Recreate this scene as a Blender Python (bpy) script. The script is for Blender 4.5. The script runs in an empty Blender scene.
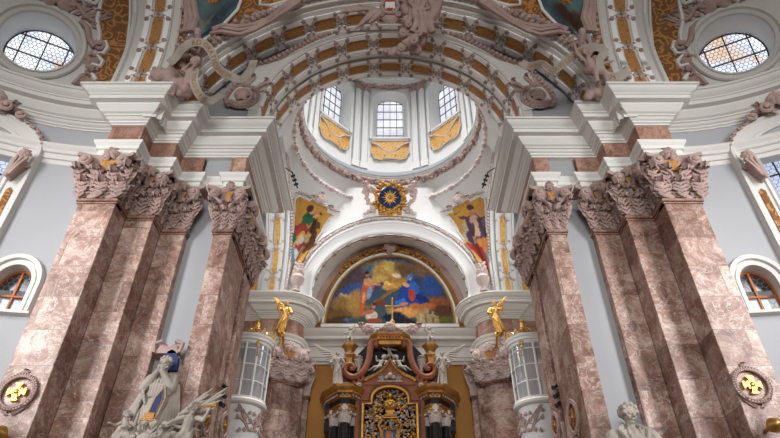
import bpy, bmesh, math, random
from math import sin, cos, pi, radians, sqrt, atan2
from mathutils import Vector, Matrix, noise
from mathutils.geometry import delaunay_2d_cdt
random.seed(7)
# ---------------------------------------------------------------- units: 1 module = 12 m (eye level to underside of the capitals)
U = 12.0; EYE = 1.7
FPX = 589.0; TH = atan2(589, 736); cT, sT = cos(TH), sin(TH)
SC = bpy.context.scene; COL = SC.collection
def Wd(p): return Vector((p[0]*U, p[1]*U, p[2]*U + EYE))
def at(x, y, d):
    u = (x-390)/FPX; v = (219-y)/FPX
    a, b, z = u, cT - v*sT, sT + v*cT
    return (a/b*d, d, z/b*d)
OFF = {}
# ---------------------------------------------------------------- frames
def frame(O, R, N, Uv=(0, 0, 1)):
    O = Vector(O); R = Vector(R).normalized(); N = Vector(N).normalized(); V = Vector(Uv).normalized()
    return lambda p: O + R*p[0] + V*p[1] + N*p[2]
class MB:
    """collects geometry; build() links it as one mesh object"""
    def __init__(s, fr=None, sx=1): s.v = []; s.f = []; s.fr = fr; s.sx = sx; s.col = None
    def add(s, vs, fs):
        b = len(s.v)
        for p in vs:
            q = s.fr(p) if s.fr else p
            s.v.append((q[0]*s.sx, q[1], q[2]))
        for f in fs: s.f.append(tuple(i+b for i in f))
        return s
    def grid(s, fn, nu, nv, closeu=False, closev=False):
        vs = [fn(i/nu, j/nv) for i in range(nu + (0 if closeu else 1)) for j in range(nv + (0 if closev else 1))]
        w = nv + (0 if closev else 1); h = nu + (0 if closeu else 1); fs = []
        for i in range(nu):
            for j in range(nv):
                i2 = (i+1) % h; j2 = (j+1) % w
                fs.append((i*w+j, i2*w+j, i2*w+j2, i*w+j2))
        return s.add(vs, fs)
    def box(s, a0, a1, b0, b1, c0, c1, t=0):
        # t: chamfer of the c1 face
        vs = [(a0, b0, c0), (a1, b0, c0), (a1, b1, c0), (a0, b1, c0), (a0+t, b0+t, c1), (a1-t, b0+t, c1), (a1-t, b1-t, c1), (a0+t, b1-t, c1)]
        return s.add(vs, [(0, 3, 2, 1), (4, 5, 6, 7), (0, 1, 5, 4), (1, 2, 6, 5), (2, 3, 7, 6), (3, 0, 4, 7)])
    def plate(s, pts, c0, c1, t=0.0):
        n = len(pts); cx = sum(p[0] for p in pts)/n; cy = sum(p[1] for p in pts)/n
        vs = [(p[0], p[1], c0) for p in pts] + [(cx+(p[0]-cx)*(1-t), cy+(p[1]-cy)*(1-t), c1) for p in pts]
        fs = [tuple(range(n-1, -1, -1)), tuple(range(n, 2*n))]
        for i in range(n): j = (i+1) % n; fs.append((i, j, n+j, n+i))
        return s.add(vs, fs)
    def blob(s, c, r, nu=8, nv=6):
        if not hasattr(r, '__len__'): r = (r, r, r)
        vs = [(c[0], c[1], c[2]-r[2])]
        for j in range(1, nv):
            th = pi*j/nv - pi/2
            for i in range(nu):
                ph = 2*pi*i/nu; vs.append((c[0]+r[0]*cos(th)*cos(ph), c[1]+r[1]*cos(th)*sin(ph), c[2]+r[2]*sin(th)))
        vs.append((c[0], c[1], c[2]+r[2])); fs = []
        for i in range(nu): fs.append((0, 1+(i+1) % nu, 1+i))
        for j in range(nv-2):
            for i in range(nu):
                a = 1+j*nu; fs.append((a+i, a+(i+1) % nu, a+nu+(i+1) % nu, a+nu+i))
        L = len(vs)-1; a = 1+(nv-2)*nu
        for i in range(nu): fs.append((a+i, a+(i+1) % nu, L))
        return s.add(vs, fs)
    def tube(s, pts, r, n=6, flat=1.0, closed=False):
        P = [Vector(p) for p in pts]; m = len(P); vs = []; fs = []; up = None
        for i in range(m):
            a = P[(i-1) % m] if (i > 0 or closed) else P[i]; b = P[(i+1) % m] if (i < m-1 or closed) else P[i]
            T = (b-a); T = T.normalized() if T.length > 1e-9 else Vector((0, 0, 1))
            if up is None:
                up = Vector((0, 0, 1)) if abs(T.z) < .9 else Vector((1, 0, 0))
            up = (up - T*up.dot(T)); up = up.normalized() if up.length > 1e-6 else T.orthogonal().normalized()
            X = T.cross(up); rr = r(i/(m-1)) if callable(r) else r
            for k in range(n):
                an = 2*pi*k/n; q = P[i] + X*(cos(an)*rr) + up*(sin(an)*rr*flat); vs.append(tuple(q))
        for i in range(m if closed else m-1):
            for k in range(n):
                i2 = (i+1) % m; fs.append((i*n+k, i*n+(k+1) % n, i2*n+(k+1) % n, i2*n+k))
        if not closed: fs.append(tuple(range(n-1, -1, -1))); fs.append(tuple((m-1)*n+k for k in range(n)))
        return s.add(vs, fs)
    def lathe(s, prof, c=(0, 0, 0), n=20, a0=0, a1=2*pi):
        full = abs(a1-a0-2*pi) < 1e-6
        def fn(u, v):
            i = v*(len(prof)-1); k = min(int(round(i)), len(prof)-1); an = a0+(a1-a0)*u
            return (c[0]+prof[k][0]*cos(an), c[1]+prof[k][0]*sin(an), c[2]+prof[k][1])
        return s.grid(fn, n, len(prof)-1, closeu=full)
    def capsule(s, p0, p1, r0, r1, n=8):
        p0 = Vector(p0); p1 = Vector(p1); d = p1-p0; L = d.length
        if L < 1e-6: return s.blob(p0, r0)
        d /= L; X = d.orthogonal().normalized(); Y = d.cross(X); rows = []
        for k in range(4): a = -pi/2 + k*pi/6; rows.append((p0 + d*(r0*sin(a)), max(r0*cos(a), r0*.02)))
        for k in range(4): a = k*pi/6; rows.append((p1 + d*(r1*sin(a)), max(r1*cos(a), r1*.02)))
        vs = []; fs = []
        for c, r in rows:
            for k in range(n): an = 2*pi*k/n; vs.append(tuple(c + X*cos(an)*r + Y*sin(an)*r))
        for i in range(len(rows)-1):
            for k in range(n): fs.append((i*n+k, i*n+(k+1) % n, (i+1)*n+(k+1) % n, (i+1)*n+k))
        m = len(rows); fs.append(tuple(range(n-1, -1, -1))); fs.append(tuple((m-1)*n+k for k in range(n)))
        return s.add(vs, fs)
    def volute(s, a, b, c, r, turns=1.7, d=1, th=.26, ph0=pi/2, n=22, bulge=.5):
        pts = []
        for i in range(n+1):
            u = i/n; rr = r*(1-th)*(1-.82*u); an = ph0 + d*turns*2*pi*u
            pts.append((a+rr*cos(an), b+rr*sin(an), c+r*bulge*u))
        s.tube(pts, lambda u: r*th*(1-.35*u), 6)
        return s.blob((a, b, c+r*bulge*.8), r*.3)
    def leaf(s, a0, b0, c0, L, w, out=.3, nu=13, nv=6, lean=0.0, flip=0):
        def fn(u, v):
            v = v*2-1
            if u < .6: b = L*u/.6*.84; c = L*.10*u
            else:
                t = (u-.6)/.4*radians(215); r = L*out*.5; b = L*.84 + r*.75*sin(t); c = L*.06 + r*(1-cos(t))
            lob = cos(u*4.5*2*pi)
            ww = w*.5*(.72+.42*sin(pi*min(1, u*1.05)))*(1-.45*max(0, (u-.55)/.45)**2)*(1+.20*lob)
            c += -.16*w*v*v*(.3+.7*u) + .12*w*lob*v*v + .16*w*max(0, 1-3*abs(v)) + .05*w
            return (a0 + v*ww + lean*b, b0+b, c0+c)
        return s.grid(fn, nu, nv)
    def acanth(s, a0, b0, c0, L, w, out=.3, lean=0.0):
        """carved leaf with raised rib, rounded lobes and a heavy curled tip"""
        L *= random.uniform(.88, 1.10); w *= random.uniform(.9, 1.06); b0 += random.uniform(0, .004)
        s.leaf(a0, b0, c0, L, w*.9, out, 10, 6, lean)
        for j in range(4):
            b = L*(.04+.20*j+random.uniform(-.03, .03)); ks = (.20, .30, .31, .24)[j]*random.uniform(.85, 1.1)
            for e in (1, -1):
                q = random.uniform(.85, 1.15); c = c0+w*.12+L*.03*j
                s.capsule((a0+lean*b, b0+b, c), (a0+e*w*ks*1.25*q+lean*b, b0+b+L*.17, c+w*.02), w*.10, w*.085*q, 6)
                s.capsule((a0+e*w*ks*1.25*q+lean*b, b0+b+L*.17, c+w*.02), (a0+e*w*ks*1.3*q+lean*b, b0+b+L*.21, c+w*.13), w*.075, w*.045, 6)
        for k in (-1, 0, 1):
            p0 = (a0+k*w*.14+lean*L*.8, b0+L*.72, c0+L*.12); p1 = (a0+k*w*.24+lean*L, b0+L*.88, c0+L*out*.5); p2 = (a0+k*w*.28+lean*L, b0+L*.80, c0+L*out*.85)
            s.capsule(p0, p1, w*.10, w*.12, 6); s.capsule(p1, p2, w*.12, w*.07, 6)
        return s
    def spray(s, a, b, c, r, n=7, w=.45, dome=.35, a0=0, a1=2*pi):
        # rosette or shell of n petals round (a, b)
        for k in range(n):
            an = a0 + (a1-a0)*(k+.5)/n if a1-a0 < 6.2 else a0 + 2*pi*k/n
            dx, dy = cos(an), sin(an)
            def fn(u, v):
                v = v*2-1; u = u*.95; ww = r*w*.62*sin(pi*min(1, .10+u*.80))
                h = r*dome*sin(pi*min(1, .25+u*.75))*(1-.5*v*v)
                return (a + dx*r*u - dy*v*ww, b + dy*r*u + dx*v*ww, c+h)
            s.grid(fn, 5, 4)
        return s.blob((a, b, c+r*dome*.5), r*.2)
    def garland(s, pts, r, n=0, seed=1, jit=.55):
        rd = random.Random(seed); P = [Vector(p) for p in pts]
        L = sum((P[i+1]-P[i]).length for i in range(len(P)-1)); n = n or int(L/(r*.8))
        for k in range(n):
            l = L*(k+.5)/n; i = 0
            while i < len(P)-2 and l > (P[i+1]-P[i]).length: l -= (P[i+1]-P[i]).length; i += 1
            q = P[i].lerp(P[i+1], min(1, l/max(1e-9, (P[i+1]-P[i]).length)))
            j = Vector((rd.uniform(-1, 1), rd.uniform(-1, 1), rd.uniform(-.5, .7)))*r*jit
            rr = r*rd.uniform(.55, 1.0); s.blob(q+j, (rr, rr*rd.uniform(.7, 1), rr*rd.uniform(.7, 1)), 6, 5)
        return s
    def build(s, name, mat, parent=None, smooth=35, props=None, base=None, recalc=True, remesh=None):
        me = bpy.data.meshes.new(name)
        vs = [Wd(p) for p in s.v]
        if parent is not None: off = OFF[parent.name]
        elif base is not None: off = Wd(base)
        else:
            n = max(1, len(vs)); off = Vector((sum(p.x for p in vs)/n, sum(p.y for p in vs)/n, min(p.z for p in vs)))
        me.from_pydata([tuple(p-off) for p in vs], [], s.f); me.validate(); me.update()
        if recalc:
            bm = bmesh.new(); bm.from_mesh(me); bmesh.ops.remove_doubles(bm, verts=bm.verts, dist=1e-5)
            bmesh.ops.recalc_face_normals(bm, faces=bm.faces); bm.to_mesh(me); bm.free()
        o = bpy.data.objects.new(name, me); COL.objects.link(o)
        if remesh:
            m = o.modifiers.new('r', 'REMESH'); m.mode = 'VOXEL'; m.voxel_size = remesh
            m2 = o.modifiers.new('s', 'SMOOTH'); m2.iterations = 2; m2.factor = .5
            dg = bpy.context.evaluated_depsgraph_get(); ev = o.evaluated_get(dg)
            me2 = bpy.data.meshes.new_from_object(ev); o.modifiers.clear(); o.data = me2; bpy.data.meshes.remove(me); me = me2; me.name = name
            me.materials.clear()
        me.materials.append(mat)
        if smooth:
            me.shade_smooth()
            if not remesh: me.set_sharp_from_angle(angle=radians(smooth))
        if parent is not None: o.parent = parent; OFF[o.name] = off
        else: o.location = off; OFF[o.name] = off
        if props:
            for k, v in props.items(): o[k] = v
        return o
def thing(name, label, cat, base, group=None, sx=1):
    o = bpy.data.objects.new(name, None); o.empty_display_size = .2; COL.objects.link(o)
    q = Wd((base[0]*sx, base[1], base[2])); o.location = q; OFF[o.name] = q
    o['label'] = label; o['category'] = cat
    if group: o['group'] = group
    return o
def T(label, cat, group=None):
    d = {'label': label, 'category': cat}
    if group: d['group'] = group
    return d
ST = {'kind': 'structure'}
def sweep(mb, path, prof, closed=False, sgn=1):
    """profile points (offset to the interior, z) along plan path with mitred corners"""
    n = len(path); P = [Vector((p[0], p[1])) for p in path]; offs = []
    for i in range(n):
        def nrm(a, b): d = (b-a).normalized(); return Vector((d.y, -d.x))*sgn
        ns = []
        if i > 0 or closed: ns.append(nrm(P[i-1], P[i]))
        if i < n-1 or closed: ns.append(nrm(P[i], P[(i+1) % n]))
        if len(ns) == 2:
            m = (ns[0]+ns[1]); m = m/max(.25, (1+ns[0].dot(ns[1])))
        else: m = ns[0]
        offs.append(m)
    k = len(prof); vs = []; fs = []
    for i in range(n):
        for (o, z) in prof: q = P[i]+offs[i]*o; vs.append((q.x, q.y, z))
    for i in range(n if closed else n-1):
        for j in range(k-1): a = i*k+j; b = ((i+1) % n)*k+j; fs.append((a, b, b+1, a+1))
    return mb.add(vs, fs)
def inside(p, poly):
    x, y = p; c = False; n = len(poly); j = n-1
    for i in range(n):
        xi, yi = poly[i]; xj, yj = poly[j]
        if (yi > y) != (yj > y) and x < (xj-xi)*(y-yi)/(yj-yi)+xi: c = not c
        j = i
    return c
def holed(mb, outer, holes, fn, step=None):
    """flat outline with holes, meshed and carried onto a surface by fn(a, b)"""
    vs = []; es = []
    if step:
        o2 = []
        for i, p in enumerate(outer):
            q = outer[(i+1) % len(outer)]; n = max(1, int(max(abs(q[0]-p[0])/step[0], abs(q[1]-p[1])/step[1])))
            o2 += [(p[0]+(q[0]-p[0])*k/n, p[1]+(q[1]-p[1])*k/n) for k in range(n)]
        outer = o2
    for loop in [outer]+holes:
        b = len(vs); vs += [Vector(p) for p in loop]; n = len(loop); es += [(b+i, b+(i+1) % n) for i in range(n)]
    if step:
        xs = [p[0] for p in outer]; ys = [p[1] for p in outer]
        nx = int((max(xs)-min(xs))/step[0]); ny = int((max(ys)-min(ys))/step[1])
        for i in range(1, nx+1):
            for j in range(1, ny+1):
                q = (min(xs)+(i-.5)*(max(xs)-min(xs))/nx, min(ys)+(j-.5)*(max(ys)-min(ys))/ny)
                if inside(q, outer) and not any(inside(q, h) for h in holes): vs.append(Vector(q))
    r = delaunay_2d_cdt(vs, es, [], 0, 1e-6)
    fs = []
    for f in r[2]:
        c = (sum(r[0][i][0] for i in f)/3, sum(r[0][i][1] for i in f)/3)
        if inside(c, outer) and not any(inside(c, h) for h in holes): fs.append(tuple(f))
    return mb.add([fn(p[0], p[1]) for p in r[0]], fs)
def arch_outline(x0, hw, z0, zs, rise, n=14):
    pts = [(x0+hw, z0), (x0+hw, zs)]
    pts += [(x0+hw*cos(pi*i/n), zs+rise*sin(pi*i/n)) for i in range(1, n)]
    return pts + [(x0-hw, zs), (x0-hw, z0)]
class Arch:
    """arch line, l = length from the crown; dr radial, k along the vault axis"""
    def __init__(s, ax, x, y, zc, R, b=None): s.ax = ax; s.x = x; s.y = y; s.zc = zc; s.R = R; s.b = b or R
    def pt(s, l, dr=0, k=0):
        th = l/s.R
        if abs(th) <= pi/2: h = (s.R+dr)*sin(th); z = s.zc+(s.b+dr)*cos(th)
        else: h = (s.R+dr)*(1 if l > 0 else -1); z = s.zc-(abs(l)-s.R*pi/2)
        return (s.x+h, s.y+k, z) if s.ax == 'x' else (s.x+k, s.y+h, z)
    def half(s, z0): return s.R*pi/2 + (s.zc-z0)
def arch_prof(mb, A, prof, z0, n=48, l0=None, l1=None):
    H = A.half(z0); l0 = -H if l0 is None else l0; l1 = H if l1 is None else l1
    return mb.grid(lambda u, v: A.pt(l0+(l1-l0)*u, *prof[int(round(v*(len(prof)-1)))]), n, len(prof)-1)
def arch_beads(mb, A, z0, r, dr, k, gap=None, l0=None, l1=None):
    H = A.half(z0); l0 = -H if l0 is None else l0; l1 = H if l1 is None else l1; n = int((l1-l0)/(gap or 2.1*r))
    for i in range(n): mb.blob(A.pt(l0+(l1-l0)*(i+.5)/n, dr, k), r, 6, 5)
    return mb
def catmull(pts, n):
    P = [Vector(p) for p in pts]; m = len(P)-1; out = []
    for i in range(n+1):
        t = i/n*m; k = min(int(t), m-1); f = t-k; a, b, c, d = P[max(0, k-1)], P[k], P[k+1], P[min(m, k+2)]
        out.append(.5*((2*b)+(c-a)*f+(2*a-5*b+4*c-d)*f*f+(3*b-a-3*c+d)*f**3))
    return out
# ---------------------------------------------------------------- materials
def nm(name, rough=.7, metal=0.0, base=(.8, .8, .8), spec=.3):
    m = bpy.data.materials.new(name); m.use_nodes = True; nt = m.node_tree; b = nt.nodes['Principled BSDF']
    b.inputs['Base Color'].default_value = (*base, 1); b.inputs['Roughness'].default_value = rough
    b.inputs['Metallic'].default_value = metal; b.inputs['Specular IOR Level'].default_value = spec
    return m, nt, b
def lin(*c):
    return tuple(((x/255)/12.92 if x/255 <= .04045 else ((x/255+.055)/1.055)**2.4) for x in c)
def N(nt, t, **kw):
    n = nt.nodes.new(t)
    for k, v in kw.items():
        if k in n.inputs: n.inputs[k].default_value = v
        else: setattr(n, k, v)
    return n
def ramp(nt, src, stops):
    r = nt.nodes.new('ShaderNodeValToRGB'); e = r.color_ramp.elements
    while len(e) < len(stops): e.new(.5)
    for i, (p, c) in enumerate(stops): e[i].position = p; e[i].color = (*c, 1)
    nt.links.new(src, r.inputs[0]); return r.outputs[0]
def mix(nt, f, a, b, mode='MIX'):
    m = nt.nodes.new('ShaderNodeMix'); m.data_type = 'RGBA'; m.blend_type = mode
    for s, v in ((m.inputs[0], f), (m.inputs[6], a), (m.inputs[7], b)):
        if hasattr(v, 'is_linked'): nt.links.new(v, s)
        else: s.default_value = v if not isinstance(v, tuple) else (*v, 1)
    return m.outputs[2]
def pos(nt, scale=1.0, sc3=None):
    g = nt.nodes.new('ShaderNodeNewGeometry'); mp = nt.nodes.new('ShaderNodeMapping')
    nt.links.new(g.outputs['Position'], mp.inputs[0]); mp.inputs['Scale'].default_value = sc3 or (scale,)*3
    return mp.outputs[0]
def bump(nt, b, h, s=.3, d=.05):
    n = nt.nodes.new('ShaderNodeBump'); n.inputs['Strength'].default_value = s; n.inputs['Distance'].default_value = d
    nt.links.new(h, n.inputs['Height']); nt.links.new(n.outputs[0], b.inputs['Normal'])
def soft(name, c, var=.06, rough=.8, scale=.5, bmp=0, metal=0, spec=.25, dirt=None):
    m, nt, b = nm(name, rough, metal, c, spec)
    nz = N(nt, 'ShaderNodeTexNoise', Scale=scale, Detail=5.0); nt.links.new(pos(nt), nz.inputs['Vector'])
    lo = tuple(x*(1-var*2) for x in c); hi = tuple(min(1, x*(1+var)) for x in c)
    nt.links.new(ramp(nt, nz.outputs[0], [(.3, lo), (.7, hi)]), b.inputs['Base Color'])
    if bmp:
        n2 = N(nt, 'ShaderNodeTexNoise', Scale=scale*8, Detail=4.0); nt.links.new(pos(nt), n2.inputs['Vector']); bump(nt, b, n2.outputs[0], bmp, .03)
    return m
def marble(name, light, mid, dark, bw=1.5, bh=1.02, seed=0.0, joints=True, vein=None, rough=.42):
    m, nt, b = nm(name, rough, 0, mid, .4)
    p = pos(nt)
    # tone of each block: brick pattern over (x+y, z)
    sx = nt.nodes.new('ShaderNodeSeparateXYZ'); nt.links.new(p, sx.inputs[0])
    ad = N(nt, 'ShaderNodeMath', operation='ADD'); nt.links.new(sx.outputs[0], ad.inputs[0]); nt.links.new(sx.outputs[1], ad.inputs[1])
    ad2 = N(nt, 'ShaderNodeMath', operation='ADD'); nt.links.new(ad.outputs[0], ad2.inputs[0]); ad2.inputs[1].default_value = seed
    cb = nt.nodes.new('ShaderNodeCombineXYZ'); nt.links.new(ad2.outputs[0], cb.inputs[0]); nt.links.new(sx.outputs[2], cb.inputs[1])
    br = N(nt, 'ShaderNodeTexBrick', Scale=1.0); br.inputs['Brick Width'].default_value = bw; br.inputs['Row Height'].default_value = bh
    br.inputs['Mortar Size'].default_value = .012; br.inputs['Mortar Smooth'].default_value = .3; br.inputs['Bias'].default_value = 0
    br.inputs['Color1'].default_value = (0, 0, 0, 1); br.inputs['Color2'].default_value = (1, 1, 1, 1); br.inputs['Mortar'].default_value = (.5, .5, .5, 1)
    br.offset = .37; nt.links.new(cb.outputs[0], br.inputs['Vector'])
    # veining shifted block by block
    sh = N(nt, 'ShaderNodeVectorMath', operation='SCALE'); nt.links.new(br.outputs['Color'], sh.inputs[0]); sh.inputs['Scale'].default_value = 7.0
    va = N(nt, 'ShaderNodeVectorMath', operation='ADD'); nt.links.new(p, va.inputs[0]); nt.links.new(sh.outputs[0], va.inputs[1])
    n1 = N(nt, 'ShaderNodeTexNoise', Scale=.95, Detail=10.0, Roughness=.70, Distortion=1.0); nt.links.new(va.outputs[0], n1.inputs['Vector'])
    base = ramp(nt, n1.outputs[0], [(.36, dark), (.5, mid), (.63, light)])
    n2 = N(nt, 'ShaderNodeTexNoise', Scale=1.5, Detail=9.0, Roughness=.66, Distortion=1.5); nt.links.new(va.outputs[0], n2.inputs['Vector'])
    vf = ramp(nt, n2.outputs[0], [(.475, (0, 0, 0)), (.5, (.55,)*3), (.525, (0, 0, 0))])
    c1 = mix(nt, vf, base, vein or tuple(min(1, x*1.35+.04) for x in light))
    n3 = N(nt, 'ShaderNodeTexNoise', Scale=.8, Detail=8.0, Roughness=.6, Distortion=2.2); nt.links.new(va.outputs[0], n3.inputs['Vector'])
    vd = ramp(nt, n3.outputs[0], [(.485, (0, 0, 0)), (.5, (.6,)*3), (.515, (0, 0, 0))])
    c2 = mix(nt, vd, c1, tuple(x*.5 for x in dark))
    n4 = N(nt, 'ShaderNodeTexNoise', Scale=12.0, Detail=4.0, Roughness=.7); nt.links.new(p, n4.inputs['Vector'])
    c2 = mix(nt, .5, c2, ramp(nt, n4.outputs[0], [(.3, (.62,)*3), (.7, (1.3,)*3)]), 'MULTIPLY')
    tone = ramp(nt, br.outputs['Color'], [(0, (.68, .61, .57)), (.5, (1, .98, .96)), (1, (1.2, 1.22, 1.23))])
    c3 = mix(nt, .95, c2, tone, 'MULTIPLY')
    if joints:
        jm = N(nt, 'ShaderNodeMath', operation='MULTIPLY'); nt.links.new(br.outputs['Fac'], jm.inputs[0]); jm.inputs[1].default_value = .45
        c3 = mix(nt, jm.outputs[0], c3, tuple(x*.55 for x in dark))
    nt.links.new(c3, b.inputs['Base Color'])
    return m
M = {}
M['marble'] = marble('pink_marble', lin(193, 167, 154), lin(160, 126, 112), lin(120, 83, 69), vein=lin(224, 211, 204))
M['marble_dk'] = marble('brown_marble', lin(166, 134, 120), lin(138, 102, 88), lin(108, 76, 66), bw=1.1, bh=1.3, seed=.6, vein=lin(186, 160, 146))
M['marble_red'] = marble('red_marble', lin(184, 148, 130), lin(160, 118, 100), lin(126, 88, 74), bw=.9, bh=3.0, vein=lin(200, 172, 156))
M['white'] = soft('white_stucco', lin(226, 223, 217), .03, .75, .35, .06)
M['bandw'] = soft('lightened_white_stucco', lin(244, 242, 238), .02, .75, .5, .05)  # copy of the white stucco with light missing on arch bands put into its colour
M['white2'] = soft('drum_white_stucco', lin(222, 222, 220), .02, .75, .35, .05)
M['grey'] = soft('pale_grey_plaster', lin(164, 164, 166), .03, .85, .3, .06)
M['greyw'] = soft('warm_grey_stucco', lin(206, 202, 196), .03, .8, .4, .06)
M['greyline'] = soft('grey_moulding_paint', lin(166, 170, 175), .04, .8, .4)
M['pink'] = soft('dusky_pink_stucco', lin(176, 150, 142), .10, .75, 1.6, .25)
M['pinkl'] = soft('pale_pink_stucco', lin(212, 192, 186), .07, .75, 1.6, .2)
M['capw'] = soft('pale_capital_stucco', lin(222, 210, 204), .07, .75, 1.6, .2)
M['stone'] = soft('weathered_stone', lin(174, 163, 152), .14, .8, 1.4, .6)
M['ochre'] = soft('ochre_wall_paint', lin(164, 116, 58), .10, .75, .5, .1)
M['gold'] = soft('gilding', lin(214, 164, 84), .16, .40, 1.4, .3, metal=.85, spec=.5)
M['goldm'] = soft('matt_gilding', lin(176, 124, 60), .2, .5, 2.0, .3, metal=.5, spec=.5)
M['black'] = soft('black_marble', lin(32, 31, 33), .25, .3, 1.5, spec=.5)
M['wood'] = soft('red_brown_marble', lin(150, 92, 68), .15, .4, 1.2, .1)
M['woodd'] = soft('dark_brown_wood', lin(104, 74, 54), .15, .5, 1.2, .1)
M['orangewood'] = soft('orange_brown_window_frame', lin(168, 98, 50), .08, .5, 2.0)
M['lead'] = soft('dark_lead', lin(58, 60, 70), .05, .6, 1.0)
M['blacki'] = soft('black_iron', lin(40, 38, 38), .05, .5, 1.0)
M['blue'] = soft('deep_blue_paint', lin(40, 58, 104), .1, .6, 2.0)
M['red'] = soft('red_paint', lin(176, 70, 40), .08, .6, 2.0)
M['floor'] = soft('stone_floor', lin(124, 106, 94), .1, .4, .6)
M['silver'] = soft('silvered_carving', lin(186, 184, 186), .15, .4, 2.5, .3, metal=.5)
def orange_mat(name, c, dk, scale, brocade=False):
    m, nt, b = nm(name, .6, 0, c, .3)
    p = pos(nt)
    vo = N(nt, 'ShaderNodeTexVoronoi', Scale=scale); vo.feature = 'DISTANCE_TO_EDGE' if not brocade else 'F1'
    nz = N(nt, 'ShaderNodeTexNoise', Scale=scale*.6, Detail=3.0); nt.links.new(p, nz.inputs['Vector'])
    ad = N(nt, 'ShaderNodeVectorMath', operation='SCALE'); nt.links.new(nz.outputs['Color'], ad.inputs[0]); ad.inputs['Scale'].default_value = .9/scale*2
    a2 = N(nt, 'ShaderNodeVectorMath', operation='ADD'); nt.links.new(p, a2.inputs[0]); nt.links.new(ad.outputs[0], a2.inputs[1])
    nt.links.new(a2.outputs[0], vo.inputs['Vector'])
    if brocade:
        w = N(nt, 'ShaderNodeMath', operation='SINE'); k = N(nt, 'ShaderNodeMath', operation='MULTIPLY'); nt.links.new(vo.outputs['Distance'], k.inputs[0]); k.inputs[1].default_value = 17.0
        nt.links.new(k.outputs[0], w.inputs[0]); src = w.outputs[0]; st = [(0, dk), (.35, c), (1, tuple(min(1, x*1.3) for x in c))]
        nt.links.new(ramp(nt, src, [(.05, dk), (.45, c), (.9, tuple(min(1, x*1.35) for x in c))]), b.inputs['Base Color'])
    else:
        nt.links.new(ramp(nt, vo.outputs['Distance'], [(.0, tuple(min(1, x*1.25) for x in c)), (.12, c), (.4, dk)]), b.inputs['Base Color'])
    bump(nt, b, vo.outputs['Distance'], .25, .05)
    return m
M['orange'] = orange_mat('golden_brown_panel', lin(172, 124, 72), lin(146, 100, 52), 9.0)
M['orangel'] = orange_mat('golden_ochre_panel', lin(214, 164, 88), lin(196, 144, 70), 5.0)
M['brocade'] = orange_mat('brown_damask_panel', lin(160, 110, 60), lin(122, 80, 42), 2.4, True)
def lit_glass(name, c, amber, s):
    m = bpy.data.materials.new(name); m.use_nodes = True; nt = m.node_tree; nt.nodes.clear()
    out = nt.nodes.new('ShaderNodeOutputMaterial'); em = nt.nodes.new('ShaderNodeEmission')
    nz = N(nt, 'ShaderNodeTexNoise', Scale=.55, Detail=3.0); nt.links.new(pos(nt), nz.inputs['Vector'])
    col = ramp(nt, nz.outputs[0], [(.36, amber), (.5, c), (.62, (1, 1, 1))])
    vo = N(nt, 'ShaderNodeTexVoronoi', Scale=3.0); nt.links.new(pos(nt), vo.inputs['Vector'])
    col = mix(nt, .25, col, ramp(nt, vo.outputs['Color'], [(0, (.5, .55, .65)), (1, (1, 1, 1))]), 'MULTIPLY')
    nt.links.new(col, em.inputs[0]); em.inputs[1].default_value = s
    gl = nt.nodes.new('ShaderNodeBsdfGlossy'); gl.inputs['Roughness'].default_value = .1; ads = nt.nodes.new('ShaderNodeMixShader'); ads.inputs[0].default_value = .06
    nt.links.new(em.outputs[0], ads.inputs[1]); nt.links.new(gl.outputs[0], ads.inputs[2]); nt.links.new(ads.outputs[0], out.inputs[0])
    return m
M['litglass'] = lit_glass('daylit_leaded_glass', lin(214, 226, 246), lin(226, 190, 150), 1.45)
M['drumglass'] = lit_glass('daylit_drum_glass', lin(238, 240, 248), lin(226, 228, 240), 1.1)
M['bigglass'] = lit_glass('daylit_window_glass', lin(206, 220, 244), lin(196, 206, 228), 1.2)
M['darkglass'] = soft('dark_leaded_glass', lin(66, 70, 80), .25, .15, 2.5, spec=.6)
M['brightglass'] = lit_glass('sky_seen_through_glass', lin(206, 216, 232), lin(120, 130, 150), .75)
def clear_glass():
    m = bpy.data.materials.new('oriel_glass'); m.use_nodes = True; nt = m.node_tree; nt.nodes.clear()
    out = nt.nodes.new('ShaderNodeOutputMaterial'); tr = nt.nodes.new('ShaderNodeBsdfTransparent'); gl = nt.nodes.new('ShaderNodeBsdfGlossy')
    tr.inputs[0].default_value = (.9, .93, .95, 1); df = nt.nodes.new('ShaderNodeBsdfDiffuse'); df.inputs[0].default_value = (.8, .83, .86, 1); m0 = nt.nodes.new('ShaderNodeMixShader'); m0.inputs[0].default_value = .34; nt.links.new(tr.outputs[0], m0.inputs[1]); nt.links.new(df.outputs[0], m0.inputs[2]); tr = m0; gl.inputs['Roughness'].default_value = .08; mx = nt.nodes.new('ShaderNodeMixShader')
    fr = nt.nodes.new('ShaderNodeFresnel'); fr.inputs[0].default_value = 1.8
    nt.links.new(fr.outputs[0], mx.inputs[0]); nt.links.new(tr.outputs[0], mx.inputs[1]); nt.links.new(gl.outputs[0], mx.inputs[2]); nt.links.new(mx.outputs[0], out.inputs[0])
    return m
M['clear'] = clear_glass()
def paint_mat():
    m, nt, b = nm('fresco_paint', .75, 0, (.5, .5, .5), .2)
    a = nt.nodes.new('ShaderNodeVertexColor'); a.layer_name = 'Col'
    nz = N(nt, 'ShaderNodeTexNoise', Scale=3.0, Detail=6.0); nt.links.new(pos(nt), nz.inputs['Vector'])
    nt.links.new(mix(nt, .5, a.outputs[0], ramp(nt, nz.outputs[0], [(.3, (.7, .7, .7)), (.7, (1.2, 1.2, 1.2))]), 'MULTIPLY'), b.inputs['Base Color'])
    return m
M['paint'] = paint_mat()
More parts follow.
